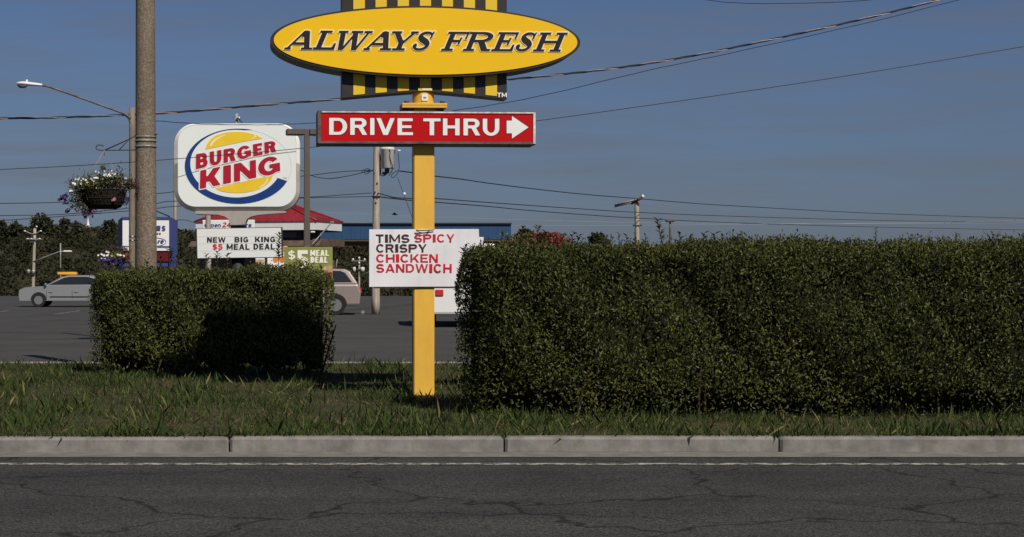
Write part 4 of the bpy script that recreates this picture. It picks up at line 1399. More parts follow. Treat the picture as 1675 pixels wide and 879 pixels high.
    b = MB(); b.prism([Fr.poly([(322.2, 374.8), (459.8, 372.8), (460.4, 420.6), (323.4, 422.6)])], -.034, -.018); b.build('panel', M['marquee'], lb)
    b = MB()
    for yy in (386.4, 398, 409.6):
        b.prism([Fr.poly([(323, yy + .8), (460, yy - .8), (460, yy - .2), (323, yy + 1.3)])], -.037, -.033, back=False)
    b.build('letter_track', M['rowline'], lb)
    f = lambda ch, w: sans(ch, w, .27, .2); f.__name__ = 'marq'
    for word, x0, x1, yt, yb in (('NEW', 339, 369.2, 388.4, 396.9), ('BIG', 384, 406.3, 388, 396.5), ('KING', 417.4, 450.4, 387.6, 396.1), ('MEAL', 371, 408.4, 399.4, 408.6), ('DEAL', 415, 449.6, 399, 408.2)):
        for it in spread_word(word, x0, x1, yt, yb, gap=.2):
            b = MB(); b.prism(text_loops([it], f, P), -.043, -.0365, back=False); b.build('letter', M['black'], lb)
    for it in (('$', 348, 355.6, 399.8, 408.4), ('5', 356.8, 364.4, 399.6, 408.4)):
        b = MB(); b.prism(text_loops([it], f, P), -.043, -.0365, back=False); b.build('numeral', M['lred'], lb)
def smooth2(pts):
    P = [Vector((a, b, 0)) for a, b in pts]
    out = []
    n = len(P)
    for i in range(n):
        a, b, c, d = P[i - 1], P[i], P[(i + 1) % n], P[(i + 2) % n]
        sharp = lambda p, q, r: (p - q).angle(r - q) < R(125)
        for k in range(4):
            t = k / 4
            if sharp(a, b, c) or sharp(b, c, d):
                v = b + (c - b) * t
            else:
                v = 0.5 * ((2 * b) + (c - a) * t + (2 * a - 5 * b + 4 * c - d) * t * t + (3 * b - a - 3 * c + d) * t ** 3)
            out.append((v.x, v.y))
    return out
bk_pylon()

# ------------------------------------------------------------------ olive meal board, orange board
def meal_board():
    Fr = Frame(504, 28.0, .004)
    P = Fr.p
    t = thing('meal_board', 'olive green price board with white lettering and burger picture behind low hedge', 'sign board', Fr.base)
    b = MB(); b.prism([Fr.rect(464.6, 404, 544, 456)], 0, .04); pn = b.build('panel', M['olive'], t)
    for px in (474, 534):
        b = MB(); b.box((Fr.x(px), .08, Fr.z(406) / 2), (.07, .07, Fr.z(406))); b.build('post', M['bronze'], t)
    f = lambda ch, w: sans(ch, w, .25, .17); f.__name__ = 'ol'
    g = lambda ch, w: sans(ch, w, .30, .22); g.__name__ = 'olb'
    its = [('$', 471.2, 482.8, 411, 424.2)]
    b = MB(); b.prism(text_loops(its, f, P) + text_loops([('5', 484.6, 504.4, 409.6, 438)], g, P), -.008, .001, back=False); b.build('price', M['oliveword'], pn)
    for w_, x0, x1, yt, yb in (('MEAL', 507.4, 537.8, 409.4, 418.9), ('DEAL', 507.8, 535.8, 420.2, 430.2)):
        b = MB(); b.prism(text_loops(spread_word(w_, x0, x1, yt, yb), lambda ch, w: sans(ch, w, .3, .17), P, tagk='md'), -.008, .001, back=False); b.build('lettering', M['oliveword'], pn)
    b = MB(); b.prism([Fr.poly(smooth2([(527, 446), (529, 438), (534, 434.6), (540, 434.4), (543.4, 437), (543.4, 446)]))], -.008, .001, back=False); b.build('burger_picture', M['bun'], pn)
    b = MB(); b.prism([Fr.rect(530, 446.4, 543.4, 452)], -.008, .001, back=False); b.build('tray_picture', M['picred'], pn)
    Fo = Frame(446, 47.0, .004)
    t = thing('menu_board', 'orange and white board half hidden between letter board and olive board', 'sign board', Fo.base)
    b = MB(); b.prism([Fo.rect(418, 403, 470, 452)], 0, .05); pn = b.build('panel', M['white'], t)
    b = MB(); b.prism([Fo.rect(433, 404, 437.5, 451)], -.006, .001, back=False); b.build('divider', M['darkframe'], pn)
    for (cx_, cy_, r_) in ((451, 424.5, 4.6), (461.5, 424, 5.2), (462.5, 408, 4.6)):
        b = MB(); b.prism([ell(*Fo.p(cx_, cy_), r_ * Fo.s, r_ * 1.15 * Fo.s, 24)], -.008, .001, back=False); b.build('orange_spot', M['orange'], pn)
    b = MB(); b.prism([Fo.rect(419, 424.5, 432, 430)], -.008, .001, back=False); b.build('yellow_patch', M['bun'], pn)
    b = MB(); b.prism([Fo.rect(459, 415, 464, 417)], -.008, .001, back=False); b.build('purple_mark', M['blueframe'], pn)
    b = MB(); b.box((0, .09, Fo.z(410) / 2), (.08, .08, Fo.z(410))); b.build('post', M['bronze'], t)
meal_board()

# ------------------------------------------------------------------ blue framed sign behind the concrete pole
def blue_sign():
    Fr = Frame(240, 50.0, .004)
    P = Fr.p
    t = thing('pylon_sign', 'blue framed white shop sign half hidden by the thick speckled pole', 'pylon sign', Fr.base)
    s = Fr.s
    b = MB()
    z0 = 0
    for sg, xa, xb in ((-1, 201, 192), (1, 278, 288)):
        xa_, xb_ = Fr.x(xa), Fr.x(xb)
        za, zb = Fr.z(355.4), Fr.z(360.6)
        b.add([(xa_, -.12, 0), (xb_, .16, 0), (xb_, .16, zb), (xa_, -.12, za), (xa_, .45, 0), (xb_, .42, 0), (xb_, .42, zb), (xa_, .45, za)],
              [(0, 1, 2, 3) if sg > 0 else (3, 2, 1, 0), (1, 5, 6, 2) if sg > 0 else (2, 6, 5, 1), (3, 2, 6, 7) if sg > 0 else (7, 6, 2, 3), (5, 4, 7, 6) if sg > 0 else (6, 7, 4, 5), (0, 3, 7, 4) if sg > 0 else (4, 7, 3, 0)])
    b.box((Fr.x(239.5), .165, (Fr.z(355.4) + Fr.z(359)) / 2), (77 * s - .002, .569, 3.6 * s))
    b.box((Fr.x(239.5), .2, Fr.z(432)), (77 * s - .002, .4, 8 * s))
    fr = b.build('frame', M['blueframe'], t)
    b = MB(); b.prism([Fr.rect(201.2, 359.1, 277.8, 410.4)], -.09, .3); pn = b.build('panel', M['white'], t)
    b = MB(); b.prism([Fr.rect(201.5, 410.6, 277.6, 427.5)], -.05, .3); b.build('message_display', M['ledred'], t)
    f = lambda ch, w: sans(ch, w, .32, .22); f.__name__ = 'bl'
    b = MB(); b.prism(text_loops([('N', 256.5, 262.6, 369.6, 378), ('S', 264.6, 271, 369.6, 378.4)], f, P, shear=.1), -.104, -.089, back=False); b.build('lettering', M['blueframe'], pn)
    b = MB(); b.prism(text_loops([('e', 257, 260, 380, 384), ('s', 260.6, 264, 380, 384)], f, P), -.104, -.089, back=False); b.build('small_lettering', M['lred'], pn)
    b = MB(); b.prism(text_loops([('r', 258, 262, 391.5, 398.6), ('e', 262.4, 268, 390.8, 398.8)], f, P, shear=.2), -.104, -.089, back=False)
    b.prism([ell(*P(253, 396), 19.6 * s, 7.2 * s, 48), ell(*P(253, 396), 18.9 * s, 6.6 * s, 48)[::-1]], -.104, -.089, back=False); b.build('oval_emblem', M['blueframe'], pn)
    b = MB(); b.prism([Fr.rect(202, 402.6, 277.4, 403.5)], -.104, -.089, back=False); b.prism([Fr.rect(258, 404.6, 277.4, 405.4)], -.104, -.089, back=False); b.build('rule_line', M['blueframe'], pn)
    b = MB(); b.tube([(Fr.x(278), 0, Fr.z(354.8)), (Fr.x(246), -.15, Fr.z(341))], .02, 6); b.build('stay_rod', M['iron'], t)
    b = MB(); b.box((Fr.x(239.5), .2, .12), (1.5, .7, .24), bev=.03); b.build('footing', M['kerbc'], t)
blue_sign()

# ------------------------------------------------------------------ poles and lamps
def concrete_pole():
    Fr = Frame(239.4, 26.0, .10)
    t = thing('concrete_pole', 'thick speckled tan concrete pole with steel bands rising out of the low hedge', 'pole', Fr.base)
    s = Fr.s
    top = Fr.z(-60)
    b = MB()
    k = 14
    b.tube([((-1.9 * s) * i / k, 0, top * i / k) for i in range(k + 1)], [(18.6 - 3.4 * i / k) * s for i in range(k + 1)], 32)
    b.build('shaft', M['concrete'], t)
    for yy, hh, rr in ((224.5, 2.4, 16.9), (231, 3.0, 17.0), (240, 3.4, 17.1)):
        b = MB(); r = rr * s
        b.lathe([(r * .98, -hh * s / 2), (r + .006, -hh * s / 2), (r + .006, hh * s / 2), (r * .98, hh * s / 2)], (-.9 * s, 0, Fr.z(yy)), 32)
        b.build('steel_band', M['band'], t)
    # bracket
    br = MB()
    q = lambda px, py: (Fr.x(px), -.01, Fr.z(py))
    br.tube(smooth_path([q(223, 245.6), (Fr.x(200), -.01, Fr.z(246)), q(172, 246.2), q(163, 246), q(157.6, 243.4), q(158, 239.4), q(162, 237.6), q(167, 238.0), q(169.6, 239.6)], 6), .008, 7)
    br.tube([q(172, 245.8), q(212, 228), q(223, 221.6)], .009, 7)
    br.tube([q(195, 245.6), q(211, 228.6)], .007, 7)
    br.build('bracket', M['iron'], t)
    b = MB(); b.tube([(Fr.x(253), -.05, Fr.z(221.5)), (Fr.x(258), -.08, Fr.z(220.6))], .012, 6); b.build('band_bolt', M['iron'], t)
concrete_pole()

def blossom(mb, c, d, r, petals=5, cup=.3):
    d = Vector(d).normalized()
    a = d.orthogonal().normalized(); e = d.cross(a)
    vs = [Vector(c)]
    fs = []
    n = petals * 2
    for k in range(n):
        t = 2 * math.pi * k / n
        rr = r * (1.0 if k % 2 == 0 else .78)
        vs.append(Vector(c) + (a * math.cos(t) + e * math.sin(t)) * rr + d * r * cup)
    for k in range(n):
        fs.append((0, 1 + k, 1 + (k + 1) % n))
    mb.add(vs, fs, False)

def flower_basket():
    Fr = Frame(170, 25.9, .10)
    s = Fr.s
    zc = Fr.z(311)
    t = thing('hanging_basket', 'round dark wicker basket spilling white and purple flowers, hung from the iron bracket', 'flower basket', (Fr.base.x, Fr.base.y, .10))
    prof = [(.001, Fr.z(342)), (19 * s, Fr.z(342)), (27 * s, Fr.z(339)), (33 * s, Fr.z(329)), (36.5 * s, Fr.z(313)), (37.2 * s, Fr.z(310.5)), (35.5 * s, Fr.z(310.5)), (34 * s, Fr.z(316)), (.001, Fr.z(318))]
    b = MB(); b.lathe(prof, n=40)
    bowl = b.build('bowl', M['basket'], t)
    b = MB()
    for k in range(36):      # woven ribs
        a = 2 * math.pi * k / 36
        for dirn in (1, -1):
            pts = []
            for i, (r_, z_) in enumerate(prof[1:6]):
                aa = a + dirn * i * .10
                pts.append(((r_ + .004) * math.cos(aa), (r_ + .004) * math.sin(aa), z_))
            b.tube(pts, .0042, 4, cap=False)
    for z_, r_ in ((Fr.z(311), 37.4 * s), (Fr.z(325), 34.6 * s), (Fr.z(335), 30.0 * s)):
        b.tube([(r_ * math.cos(2 * math.pi * k / 32), r_ * math.sin(2 * math.pi * k / 32), z_) for k in range(33)], .006, 5, cap=False)
    b.build('wicker_ribs', M['basket'], bowl)
    b = MB()
    hook = Vector((0, 0, Fr.z(247.5)))
    for (px, dy, py) in ((134, -.05, 309), (206, -.08, 306), (172, .30, 308)):
        b.tube([hook, (Fr.x(px), dy, Fr.z(py))], .0036, 5)
    b.tube(smooth_path([hook + Vector((0, 0, .02)), hook + Vector((.02, 0, -.02)), hook + Vector((0, 0, -.05)), hook + Vector((-.015, 0, -.02))], 4), .006, 5)
    b.build('hanger_chain', M['band'], t)
    # foliage: (px, py, spread px x, y, depth, count, material, size)
    def clumps(spec, m_, name, lf=(.03, .06), asp=.42, drop=0.0):
        P, Dd, Nn = [], [], []
        for (px, py, sx, sy, sd, n_) in spec:
            g_ = rng.normal(size=(n_, 3)) * .5
            P.append(np.stack([Fr.x(px) + g_[:, 0] * sx * s, g_[:, 1] * sd, Fr.z(py) + g_[:, 2] * sy * s], 1))
            Dd.append(rand_dirs(n_) + np.array([0, -.2, .35 - drop])); Nn.append(rand_dirs(n_) + np.array([0, -.4, .6]))
        P = np.concatenate(P)
        leaf_mesh(name, P, np.concatenate(Dd), np.concatenate(Nn), rng.uniform(lf[0], lf[1], len(P)), m_, t, aspect=asp)
    clumps([(172, 303, 38, 12, .26, 700), (185, 294, 24, 14, .22, 620), (158, 297, 24, 12, .2, 300), (140, 303, 22, 14, .2, 420), (126, 316, 12, 20, .16, 320), (132, 328, 14, 18, .18, 300), (144, 339, 18, 14, .2, 300), (152, 318, 20, 10, .3, 120), (205, 330, 6, 8, .08, 50), (168, 276, 4, 6, .03, 40), (212, 306, 8, 5, .08, 60), (140, 345, 10, 8, .1, 60)], M['flowerleaf'], 'foliage')
    clumps([(150, 303, 16, 7, .2, 200), (140, 306, 10, 5, .16, 80)], M['limeleaf'], 'lime_foliage')
    clumps([(197, 304, 20, 10, .2, 320), (214, 303, 14, 5, .1, 120), (226, 318, 6, 8, .04, 30), (185, 308, 16, 6, .2, 120), (118, 299, 8, 5, .1, 40)], M['burgleaf'], 'burgundy_foliage', lf=(.04, .10), asp=.14)
    def flowers(spec, m_, rad, name, petals=5):
        b = MB()
        for (px, py, n_, sp) in spec:
            for k in range(n_):
                g_ = rng.normal(size=3) * .5
                c = (Fr.x(px + g_[0] * sp), -.18 + g_[1] * .16, Fr.z(py + g_[2] * sp * .6))
                d = (rng.normal() * .4, -1.0, .35 + rng.normal() * .4)
                blossom(b, c, d, rad * rng.uniform(.75, 1.2), petals)
        b.build(name, m_, t)
    flowers([(130, 299, 9, 12), (122, 301, 4, 6), (118, 314, 4, 5), (168, 287, 12, 14), (182, 287, 8, 10), (190, 289, 5, 8), (158, 292, 4, 8), (162, 308, 2, 3), (134, 294, 3, 6), (150, 297, 3, 8), (205, 292, 2, 4)], M['pwhite'], .018, 'white_blossoms')
    flowers([(102, 325, 3, 5), (112, 322, 4, 6), (110, 331, 5, 6), (116, 342, 4, 6), (114, 346, 2, 4), (139, 352, 3, 6), (210, 328, 2, 3), (143, 356, 1, 2), (150, 350, 2, 4)], M['ppurple'], .033, 'purple_blossoms')
    flowers([(191, 327, 3, 4), (107, 326, 1, 3)], M['ppink'], .030, 'pink_blossoms')
    flowers([(150, 345, 3, 5), (155, 346, 1, 3)], M['pred'], .034, 'red_blossoms')
    for (x0, y0, x1, y1) in ((133, 312, 103, 324), (134, 318, 112, 331), (140, 335, 116, 342), (142, 338, 140, 352), (206, 312, 211, 328), (207, 306, 224, 311), (226, 312, 222, 324)):
        b = MB(); b.tube(smooth_path([(Fr.x(x0), -.12, Fr.z(y0)), (Fr.x((x0 + x1) / 2), -.16, Fr.z((y0 + y1) / 2 - 3)), (Fr.x(x1), -.16, Fr.z(y1))], 4), .004, 5)
        b.build('trailing_stem', M['twig'], t)
flower_basket()

def light_pole():
    Fr = Frame(216, 38.0, .004)
    s = Fr.s
    t = thing('street_lamp', 'slim tan wooden lamp post with long curved arm and white cobra head', 'street lamp', Fr.base)
    b = MB(); top = Fr.z(176)
    b.tube([(0, 0, top * i / 10) for i in range(11)], [(5.6 - .9 * i / 10) * s for i in range(11)], 16); b.build('shaft', M['tanpole'], t)
    q = lambda px, py, dy=0: (Fr.x(px), dy, Fr.z(py))
    b = MB()
    path = smooth_path([q(214, 194, -.05), q(206, 188, -.07), q(190, 181.5, -.08), q(150, 167, -.08), q(110, 152.5, -.08), q(88, 145, -.08), q(79, 142, -.08), q(70, 140.6, -.08)], 6)
    b.tube(path, [.030] * 8 + [.025] * (len(path) - 8), 9)
    b.tube(smooth_path([q(213, 201, -.05), q(209, 193, -.06), q(200, 186, -.08)], 5), .012, 6)
    b.build('arm', M['armsteel'], t)
    b = MB()   # cobra head: lofted along x
    prof = [(70.5, 140.2, 2.0), (66, 140.0, 2.9), (56, 139.2, 3.4), (46, 138.2, 3.9), (38, 137.4, 3.6), (31, 137.4, 2.6), (27.4, 138, .9)]
    vs, fs = [], []
    for (px, py, hh) in prof:
        for k in range(12):
            a = 2 * math.pi * k / 12
            vs.append((Fr.x(px), -.08 + math.cos(a) * hh * 1.5 * s, Fr.z(py) + math.sin(a) * hh * s * (1.0 if math.sin(a) > 0 else .75)))
    for i in range(len(prof) - 1):
        for k in range(12):
            a, c = i * 12 + k, i * 12 + (k + 1) % 12
            fs.append((a, c, c + 12, a + 12))
    fs += [tuple(range(12))[::-1], tuple(range(len(vs) - 12, len(vs)))]
    b.add(vs, fs, True); hd = b.build('lamp_head', M['lampwhite'], t)
    b = MB(); b.lathe([(.001, -.07), (.05, -.065), (.085, -.03), (.095, 0)], (Fr.x(38), -.08, Fr.z(140)), 16, 1.25, 1); b.build('lens', M['lens'], hd)
    b = MB(); b.lathe([(.02, 0), (.025, .04), (.001, .05)], (Fr.x(45), -.08, Fr.z(134.6)), 10); b.build('photocell', M['lampwhite'], hd)
    for yy in (387, 393.5):
        b = MB(); b.lathe([(5.0 * s, -.012), (5.5 * s, -.012), (5.5 * s, .012), (5.0 * s, .012)], (0, 0, Fr.z(yy)), 16)
        bb = b.build('band', M['iron'], t)
        b = MB(); b.box((.02, -5.6 * s, Fr.z(yy)), (.035, .02, .03), bev=.004); b.build('buckle', M['porcelain'], bb)
    # flower box clamped to the same post
    Fq = Frame(187, 37.7, .004)
    t2 = thing('flower_planter', 'low bowl of purple and white petunias strapped to the slim lamp post', 'flower planter', Fq.base)
    b = MB(); b.lathe([(.001, Fq.z(434)), (14 * s, Fq.z(434)), (19 * s, Fq.z(424)), (19.6 * s, Fq.z(423)), (.001, Fq.z(425))], n=28); b.build('bowl', M['basket'], t2)
    b = MB(); b.tube([(0, .1, Fq.z(428)), (Fq.x(211), .28, Fq.z(428))], .03, 8); b.build('bracket', M['iron'], t2)
    P, n_ = [], 260
    g_ = rng.normal(size=(n_, 3)) * .5
    P = np.stack([g_[:, 0] * 17 * s, g_[:, 1] * .2, Fq.z(420) + g_[:, 2] * 7 * s], 1)
    leaf_mesh('foliage', P, rand_dirs(n_) + [0, -.2, .4], rand_dirs(n_) + [0, -.4, .6], rng.uniform(.05, .09, n_), M['flowerleaf'], t2)
    n_ = 220; g_ = rng.normal(size=(n_, 3)) * .5
    P = np.stack([6 * s + g_[:, 0] * 18 * s, g_[:, 1] * .2, Fq.z(413.5) + g_[:, 2] * 5 * s], 1)
    leaf_mesh('burgundy_foliage', P, rand_dirs(n_) * .6 + [0, 0, 1], rand_dirs(n_), rng.uniform(.08, .16, n_), M['burgleaf'], t2, aspect=.1)
    n_ = 120; g_ = rng.normal(size=(n_, 3)) * .5
    P = np.stack([7 * s + g_[:, 0] * 15 * s, -.15 + g_[:, 1] * .1, Fq.z(418.5) + g_[:, 2] * 3 * s], 1)
    leaf_mesh('lime_foliage', P, rand_dirs(n_) + [0, -.2, .4], rand_dirs(n_) + [0, -.4, .6], rng.uniform(.05, .08, n_), M['limeleaf'], t2)
    for (sp, m_, nm, rad) in (([(-14, 418, 9, 8), (-16, 424, 6, 6), (14, 417, 5, 6), (-6, 416, 4, 8)], M['pwhite'], 'white_blossoms', .024), ([(-6, 426, 26, 14), (8, 428, 22, 14), (-12, 424, 8, 8), (4, 431, 12, 14)], M['ppurple'], 'purple_blossoms', .038)):
        b = MB()
        for (dx, py, c_, spd) in sp:
            for k in range(c_):
                g2 = rng.normal(size=3) * .5
                blossom(b, ((dx + g2[0] * spd) * s, -.24 + g2[1] * .1, Fq.z(py + g2[2] * spd * .4)), (rng.normal() * .4, -1, .4), rad * rng.uniform(.8, 1.2))
        b.build(nm, m_, t2)
light_pole()

def box_lamp():
    Fr = Frame(502, 34.0, .004)
    s = Fr.s
    t = thing('parking_lamp', 'square brown steel lamp post with flat twin box heads, between the two big signs', 'lamp post', Fr.base, R(8))
    b = MB(); z1 = Fr.z(211)
    w0, w1 = 10.6 * s, 8.6 * s
    b.add([(sx * w / 2, sy * w / 2, z) for z, w in ((0, w0), (z1, w1)) for sx, sy in ((-1, -1), (1, -1), (1, 1), (-1, 1))],
          [(0, 1, 5, 4), (1, 2, 6, 5), (2, 3, 7, 6), (3, 0, 4, 7), (4, 5, 6, 7)])
    b.build('post', M['bronze'], t, bevel=.006)
    for sg in (-1, 1):
        b = MB(); x0, x1 = 4 * s * sg, 33.5 * s * sg
        b.box(((x0 + x1) / 2, .06, (Fr.z(211.6) + Fr.z(221)) / 2), (abs(x1 - x0), .30, 9.4 * s), bev=.012)
        hd = b.build('lamp_head', M['bronze'], t)
        b = MB(); b.box(((x0 + x1) / 2 + 3 * s * sg, .06, Fr.z(221.3)), (abs(x1 - x0) * .7, .24, .012)); b.build('lens', M['lens'], hd)
    b = MB(); b.box((0, 0, .2), (.45, .45, .4), bev=.02); b.build('footing', M['kerbc'], t)
box_lamp()

PG = 'wooden utility poles'
def wood_pole():
    Fr = Frame(614.5, 60.0, .004)
    s = Fr.s
    t = thing('utility_pole', 'weathered wooden pole carrying a grey transformer can beside the yellow post', 'utility pole', Fr.base, 0, PG)
    top = Fr.z(214)
    b = MB(); b.tube([(1.6 * s * i / 12, 0, top * i / 12) for i in range(13)], [(7.0 - 2.3 * i / 12) * s for i in range(13)], 18); b.build('shaft', M['wood'], t)
    q = lambda px, py, dy=0: (Fr.x(px), dy, Fr.z(py))
    b = MB(); r = 11.6 * s
    b.lathe([(.001, Fr.z(276)), (r * .9, Fr.z(276)), (r, Fr.z(275)), (r, Fr.z(246)), (r * 1.05, Fr.z(245.4)), (r * 1.05, Fr.z(244)), (r * .85, Fr.z(241)), (.001, Fr.z(239))], (Fr.x(634), -.06, 0), 24)
    can = b.build('transformer', M['greycan'], t)
    for px, py, h in ((628, 240, 9), (640, 240, 9)):
        b = MB(); b.lathe([(.02, 0), (.04, .03), (.02, .05), (.04, .09), (.02, .11), (.03, h * s)], (Fr.x(px), -.06, Fr.z(py)), 10); b.build('bushing', M['porcelain'], can)
    b = MB()
    b.box(q(622.6, 263), (.10, .12, 20 * s)); b.box(q(622, 280, -.02), (.06, .08, 14 * s))
    b.tube(smooth_path([q(622, 286, -.05), q(626, 288, -.06), q(631, 286, -.06), q(635, 280, -.06)], 5), .02, 6)
    b.box(q(633, 280, -.06), (.16, .16, .18), bev=.03); b.box(q(628, 284, -.06), (.14, .12, .10), bev=.03)
    b.box(q(637, 247.5, -.28), (.05, .06, .09)); b.box(q(645, 249, -.1), (.06, .08, .12))
    b.build('mounting_bracket', M['iron'], can)
    b = MB()
    b.tube(smooth_path([q(638, 248, -.30), q(637.5, 258, -.32), q(640, 268, -.33), q(642, 274, -.32), q(640, 282, -.2), q(636, 287, -.1)], 5), .014, 6)
    b.tube(smooth_path([q(651, 250, -.1), q(652, 262, -.1), q(653, 272, -.1), q(651, 282, -.1), q(645, 290, -.1), q(641, 290.6, -.1), q(641, 286, -.1), q(647, 281, -.1), q(655, 280, -.1)], 5), .012, 6)
    b.tube(smooth_path([q(627, 247, -.1), q(624, 252, -.1), q(622, 262, -.1)], 5), .012, 6)
    b.build('drop_lead', M['wire'], t)
    b = MB()
    b.tube(smooth_path([q(608, 279), q(604, 277), q(600, 276), q(596, 280), q(598, 285), q(603, 283), q(607, 280)], 5), .012, 6)
    b.tube(smooth_path([q(606, 280), q(601, 281), q(595, 278), q(591, 283)], 5), .012, 6)
    b.box(q(603, 279, -.02), (.1, .06, .05)); b.box(q(609, 279.4), (.09, .1, .05))
    b.build('splice_connector', M['wire'], t)
    b = MB(); b.lathe([(6.0 * s, -.03), (6.9 * s, -.03), (6.9 * s, .03), (6.0 * s, .03)], (.8 * s, 0, Fr.z(322)), 16); b.build('band', M['iron'], t)
    for px, py in ((613.5, 314.6), (612, 283.6), (615, 332), (617, 300)):
        b = MB(); b.box(q(px, py, -6.4 * s), (.05, .05, .05), bev=.01); b.build('bolt_head', M['iron'], t)
    b = MB(); b.tube([q(650, 247, -.1), q(655, 247, -.1)], .03, 8); b.build('cutout_fuse', M['porcelain'], t)
wood_pole()

def pole_simple(label, px, top, D, wpx, lean=0.0, mat_='oldwood', build=None, name='utility_pole', cat='utility pole', group=PG):
    zg = float(terr((px - CX) / F * D, D))
    Fr = Frame(px, D, zg)
    t = thing(name, label, cat, Fr.base, 0, group)
    z1 = Fr.z(top)
    b = MB(); b.tube([(lean * Fr.s * i / 8, 0, z1 * i / 8 - (.2 if i == 0 else 0)) for i in range(9)], [wpx / 2 * Fr.s * (1.1 - .2 * i / 8) for i in range(9)], 12); b.build('shaft', M[mat_], t)
    if build:
        build(Fr, t)
    return t
def b1(Fr, t):
    q = lambda px, py, dy=0: (Fr.x(px), dy, Fr.z(py))
    b = MB(); b.box(q(390.5, 194.5, -.1), (.14, .05, .05)); b.tube([q(391, 196, -.1), q(396.5, 200.8, -.1)], .018, 6); b.build('bracket', M['iron'], t)
    b = MB(); b.lathe([(.02, 0), (.035, .03), (.02, .07), (.001, .08)], q(391.8, 195, -.14), 10); b.build('insulator', M['porcelain'], t)
pole_simple('wooden pole whose tip shows above the white burger sign', 387, 186, 62, 5.4, build=b1)
pole_simple('pale smooth post standing between the burger sign neck and the red roof', 341.5, 300, 56, 9, lean=-1.5, mat_='bkneck', name='post', cat='post', group=None)
pole_simple('bare pole half hidden behind the edge of the white burger sign', 286.6, 246, 64, 5.6)
def b2(Fr, t):
    q = lambda px, py, dy=0: (Fr.x(px), dy, Fr.z(py))
    for k, (dx, dy) in enumerate(((0, -.18), (1.0, .18))):
        b = MB()
        c, d = Vector(q(1049, 323.5, dy - .3)), Vector(q(1034.5, 332.5, dy + .3))
        b.tube([c, d], .085, 4); b.build('brace', M['bronze'], t)
    b = MB()
    for j, (py0, py1) in enumerate(((326.6, 334.8), (329.4, 337.2))):
        b.tube([q(1042, py0, .0), q(1010.5, py1, 1.2)], .045, 4)
    for k in range(5):
        u = .2 + k * .18
        b.tube([q(1042 - 31.5 * u, 326.2 + 8.2 * u, 1.2 * u), q(1042 - 31.5 * u, 329.8 + 7.8 * u, 1.2 * u)], .035, 4)
    b.build('cross_arm', M['oldwood'], t)
    b = MB(); b.lathe([(.05, 0), (.1, .07), (.05, .14), (.001, .18)], q(1049.4, 324, -.48), 10); b.build('insulator', M['porcelain'], t)
    for px in (1036, 1048):
        b = MB(); b.box(q(px, 369, -.1), (.1, .1, .08)); b.build('clamp', M['iron'], t)
    b = MB(); b.box(q(1042, 369.2, -.14), (.42, .05, .05)); b.build('clamp_arm', M['iron'], t)
pole_simple('pale wooden pole with slanting cross arm above the tall hedge', 1043, 324.5, 100, 8, build=b2, lean=-1.5)
def b3(Fr, t):
    q = lambda px, py, dy=0: (Fr.x(px), dy, Fr.z(py))
    for sg in (-1, 1):
        b = MB(); b.tube(smooth_path([q(54.5, 383, -.16), q(54.5 + sg * 5, 382, -.16), q(54.5 + sg * 12, 378.5, -.16)], 4), .035, 6); b.build('cross_arm', M['steel'], t)
        b = MB(); b.box(q(54.5 + sg * 13, 378.3, -.16), (.16, .16, .10), bev=.03); b.build('insulator', M['porcelain'], t)
    b = MB(); b.box(q(56, 391.5, -.2), (1.2, .08, .08)); b.build('cross_arm', M['steel'], t)
    for px in (46.5, 52.5, 66):
        b = MB(); b.box(q(px, 391, -.26), (.17, .16, .09), bev=.03); b.build('insulator', M['porcelain'], t)
    b = MB(); b.box(q(60, 371, 0), (.12, .12, .12), bev=.03); b.build('insulator', M['porcelain'], t)
    b = MB(); b.box(q(53, 396, -.17), (.34, .3, .16)); b.build('collar_band', M['iron'], t)
    b = MB(); b.tube([q(55, 428.5, -.1), q(76, 420, -.2), q(97, 412.6, -.3), q(104, 411.6, -.3)], .05, 6); b.build('lamp_arm', M['steel'], t)
    b = MB(); b.box(q(111.5, 411.6, -.3), (.68, .3, .15), bev=.06); b.build('lamp_head', M['lampwhite'], t)
    for px, py in ((47.5, 446), (55.5, 446.5)):
        b = MB(); b.lathe([(.001, 0), (.14, 0), (.15, .3), (.001, .36)], q(px, py + 2, -.2), 10); b.build('transformer', M['steel'], t)
pole_simple('slightly leaning pale pole with short arms and street light below the wooded ridge', 50.5, 374, 130, 5.4, lean=6.5, build=b3)
pole_simple('thin bare metal mast beside the leaning pale pole', 99, 398, 131, 2.4, mat_='steel', name='mast', cat='mast', group=None)
def b4(Fr, t):
    q = lambda px, py, dy=0: (Fr.x(px), dy, Fr.z(py))
    b = MB(); b.box(q(587, 427, -.2), (1.5, .1, .08)); b.build('cross_arm', M['steel'], t)
    for px, py in ((577.5, 424.5), (587.5, 422), (596.5, 424.5), (587.5, 430)):
        b = MB(); b.box(q(px, py, -.2), (.2, .16, .2), bev=.05); b.build('insulator', M['porcelain'], t)
    for px, w in ((579.5, 5), (593, 7)):
        b = MB(); b.lathe([(.001, 0), (w / 2 * Fr.s, 0), (w / 2 * Fr.s, 7 * Fr.s), (.001, 7.6 * Fr.s)], q(px, 444.5, -.25), 12); b.build('transformer', M['greycan'], t)
    b = MB(); b.box(q(586.5, 441, -.2), (.9, .1, .1)); b.build('bracket', M['iron'], t)
    b = MB(); b.tube([q(588, 452, -.1), q(604, 444.5, -.2), q(612, 441, -.2)], .03, 6); b.build('lamp_arm', M['steel'], t)
pole_simple('small distant pole with pale transformers under the blue canopy', 587.5, 421, 175, 3.4, build=b4)
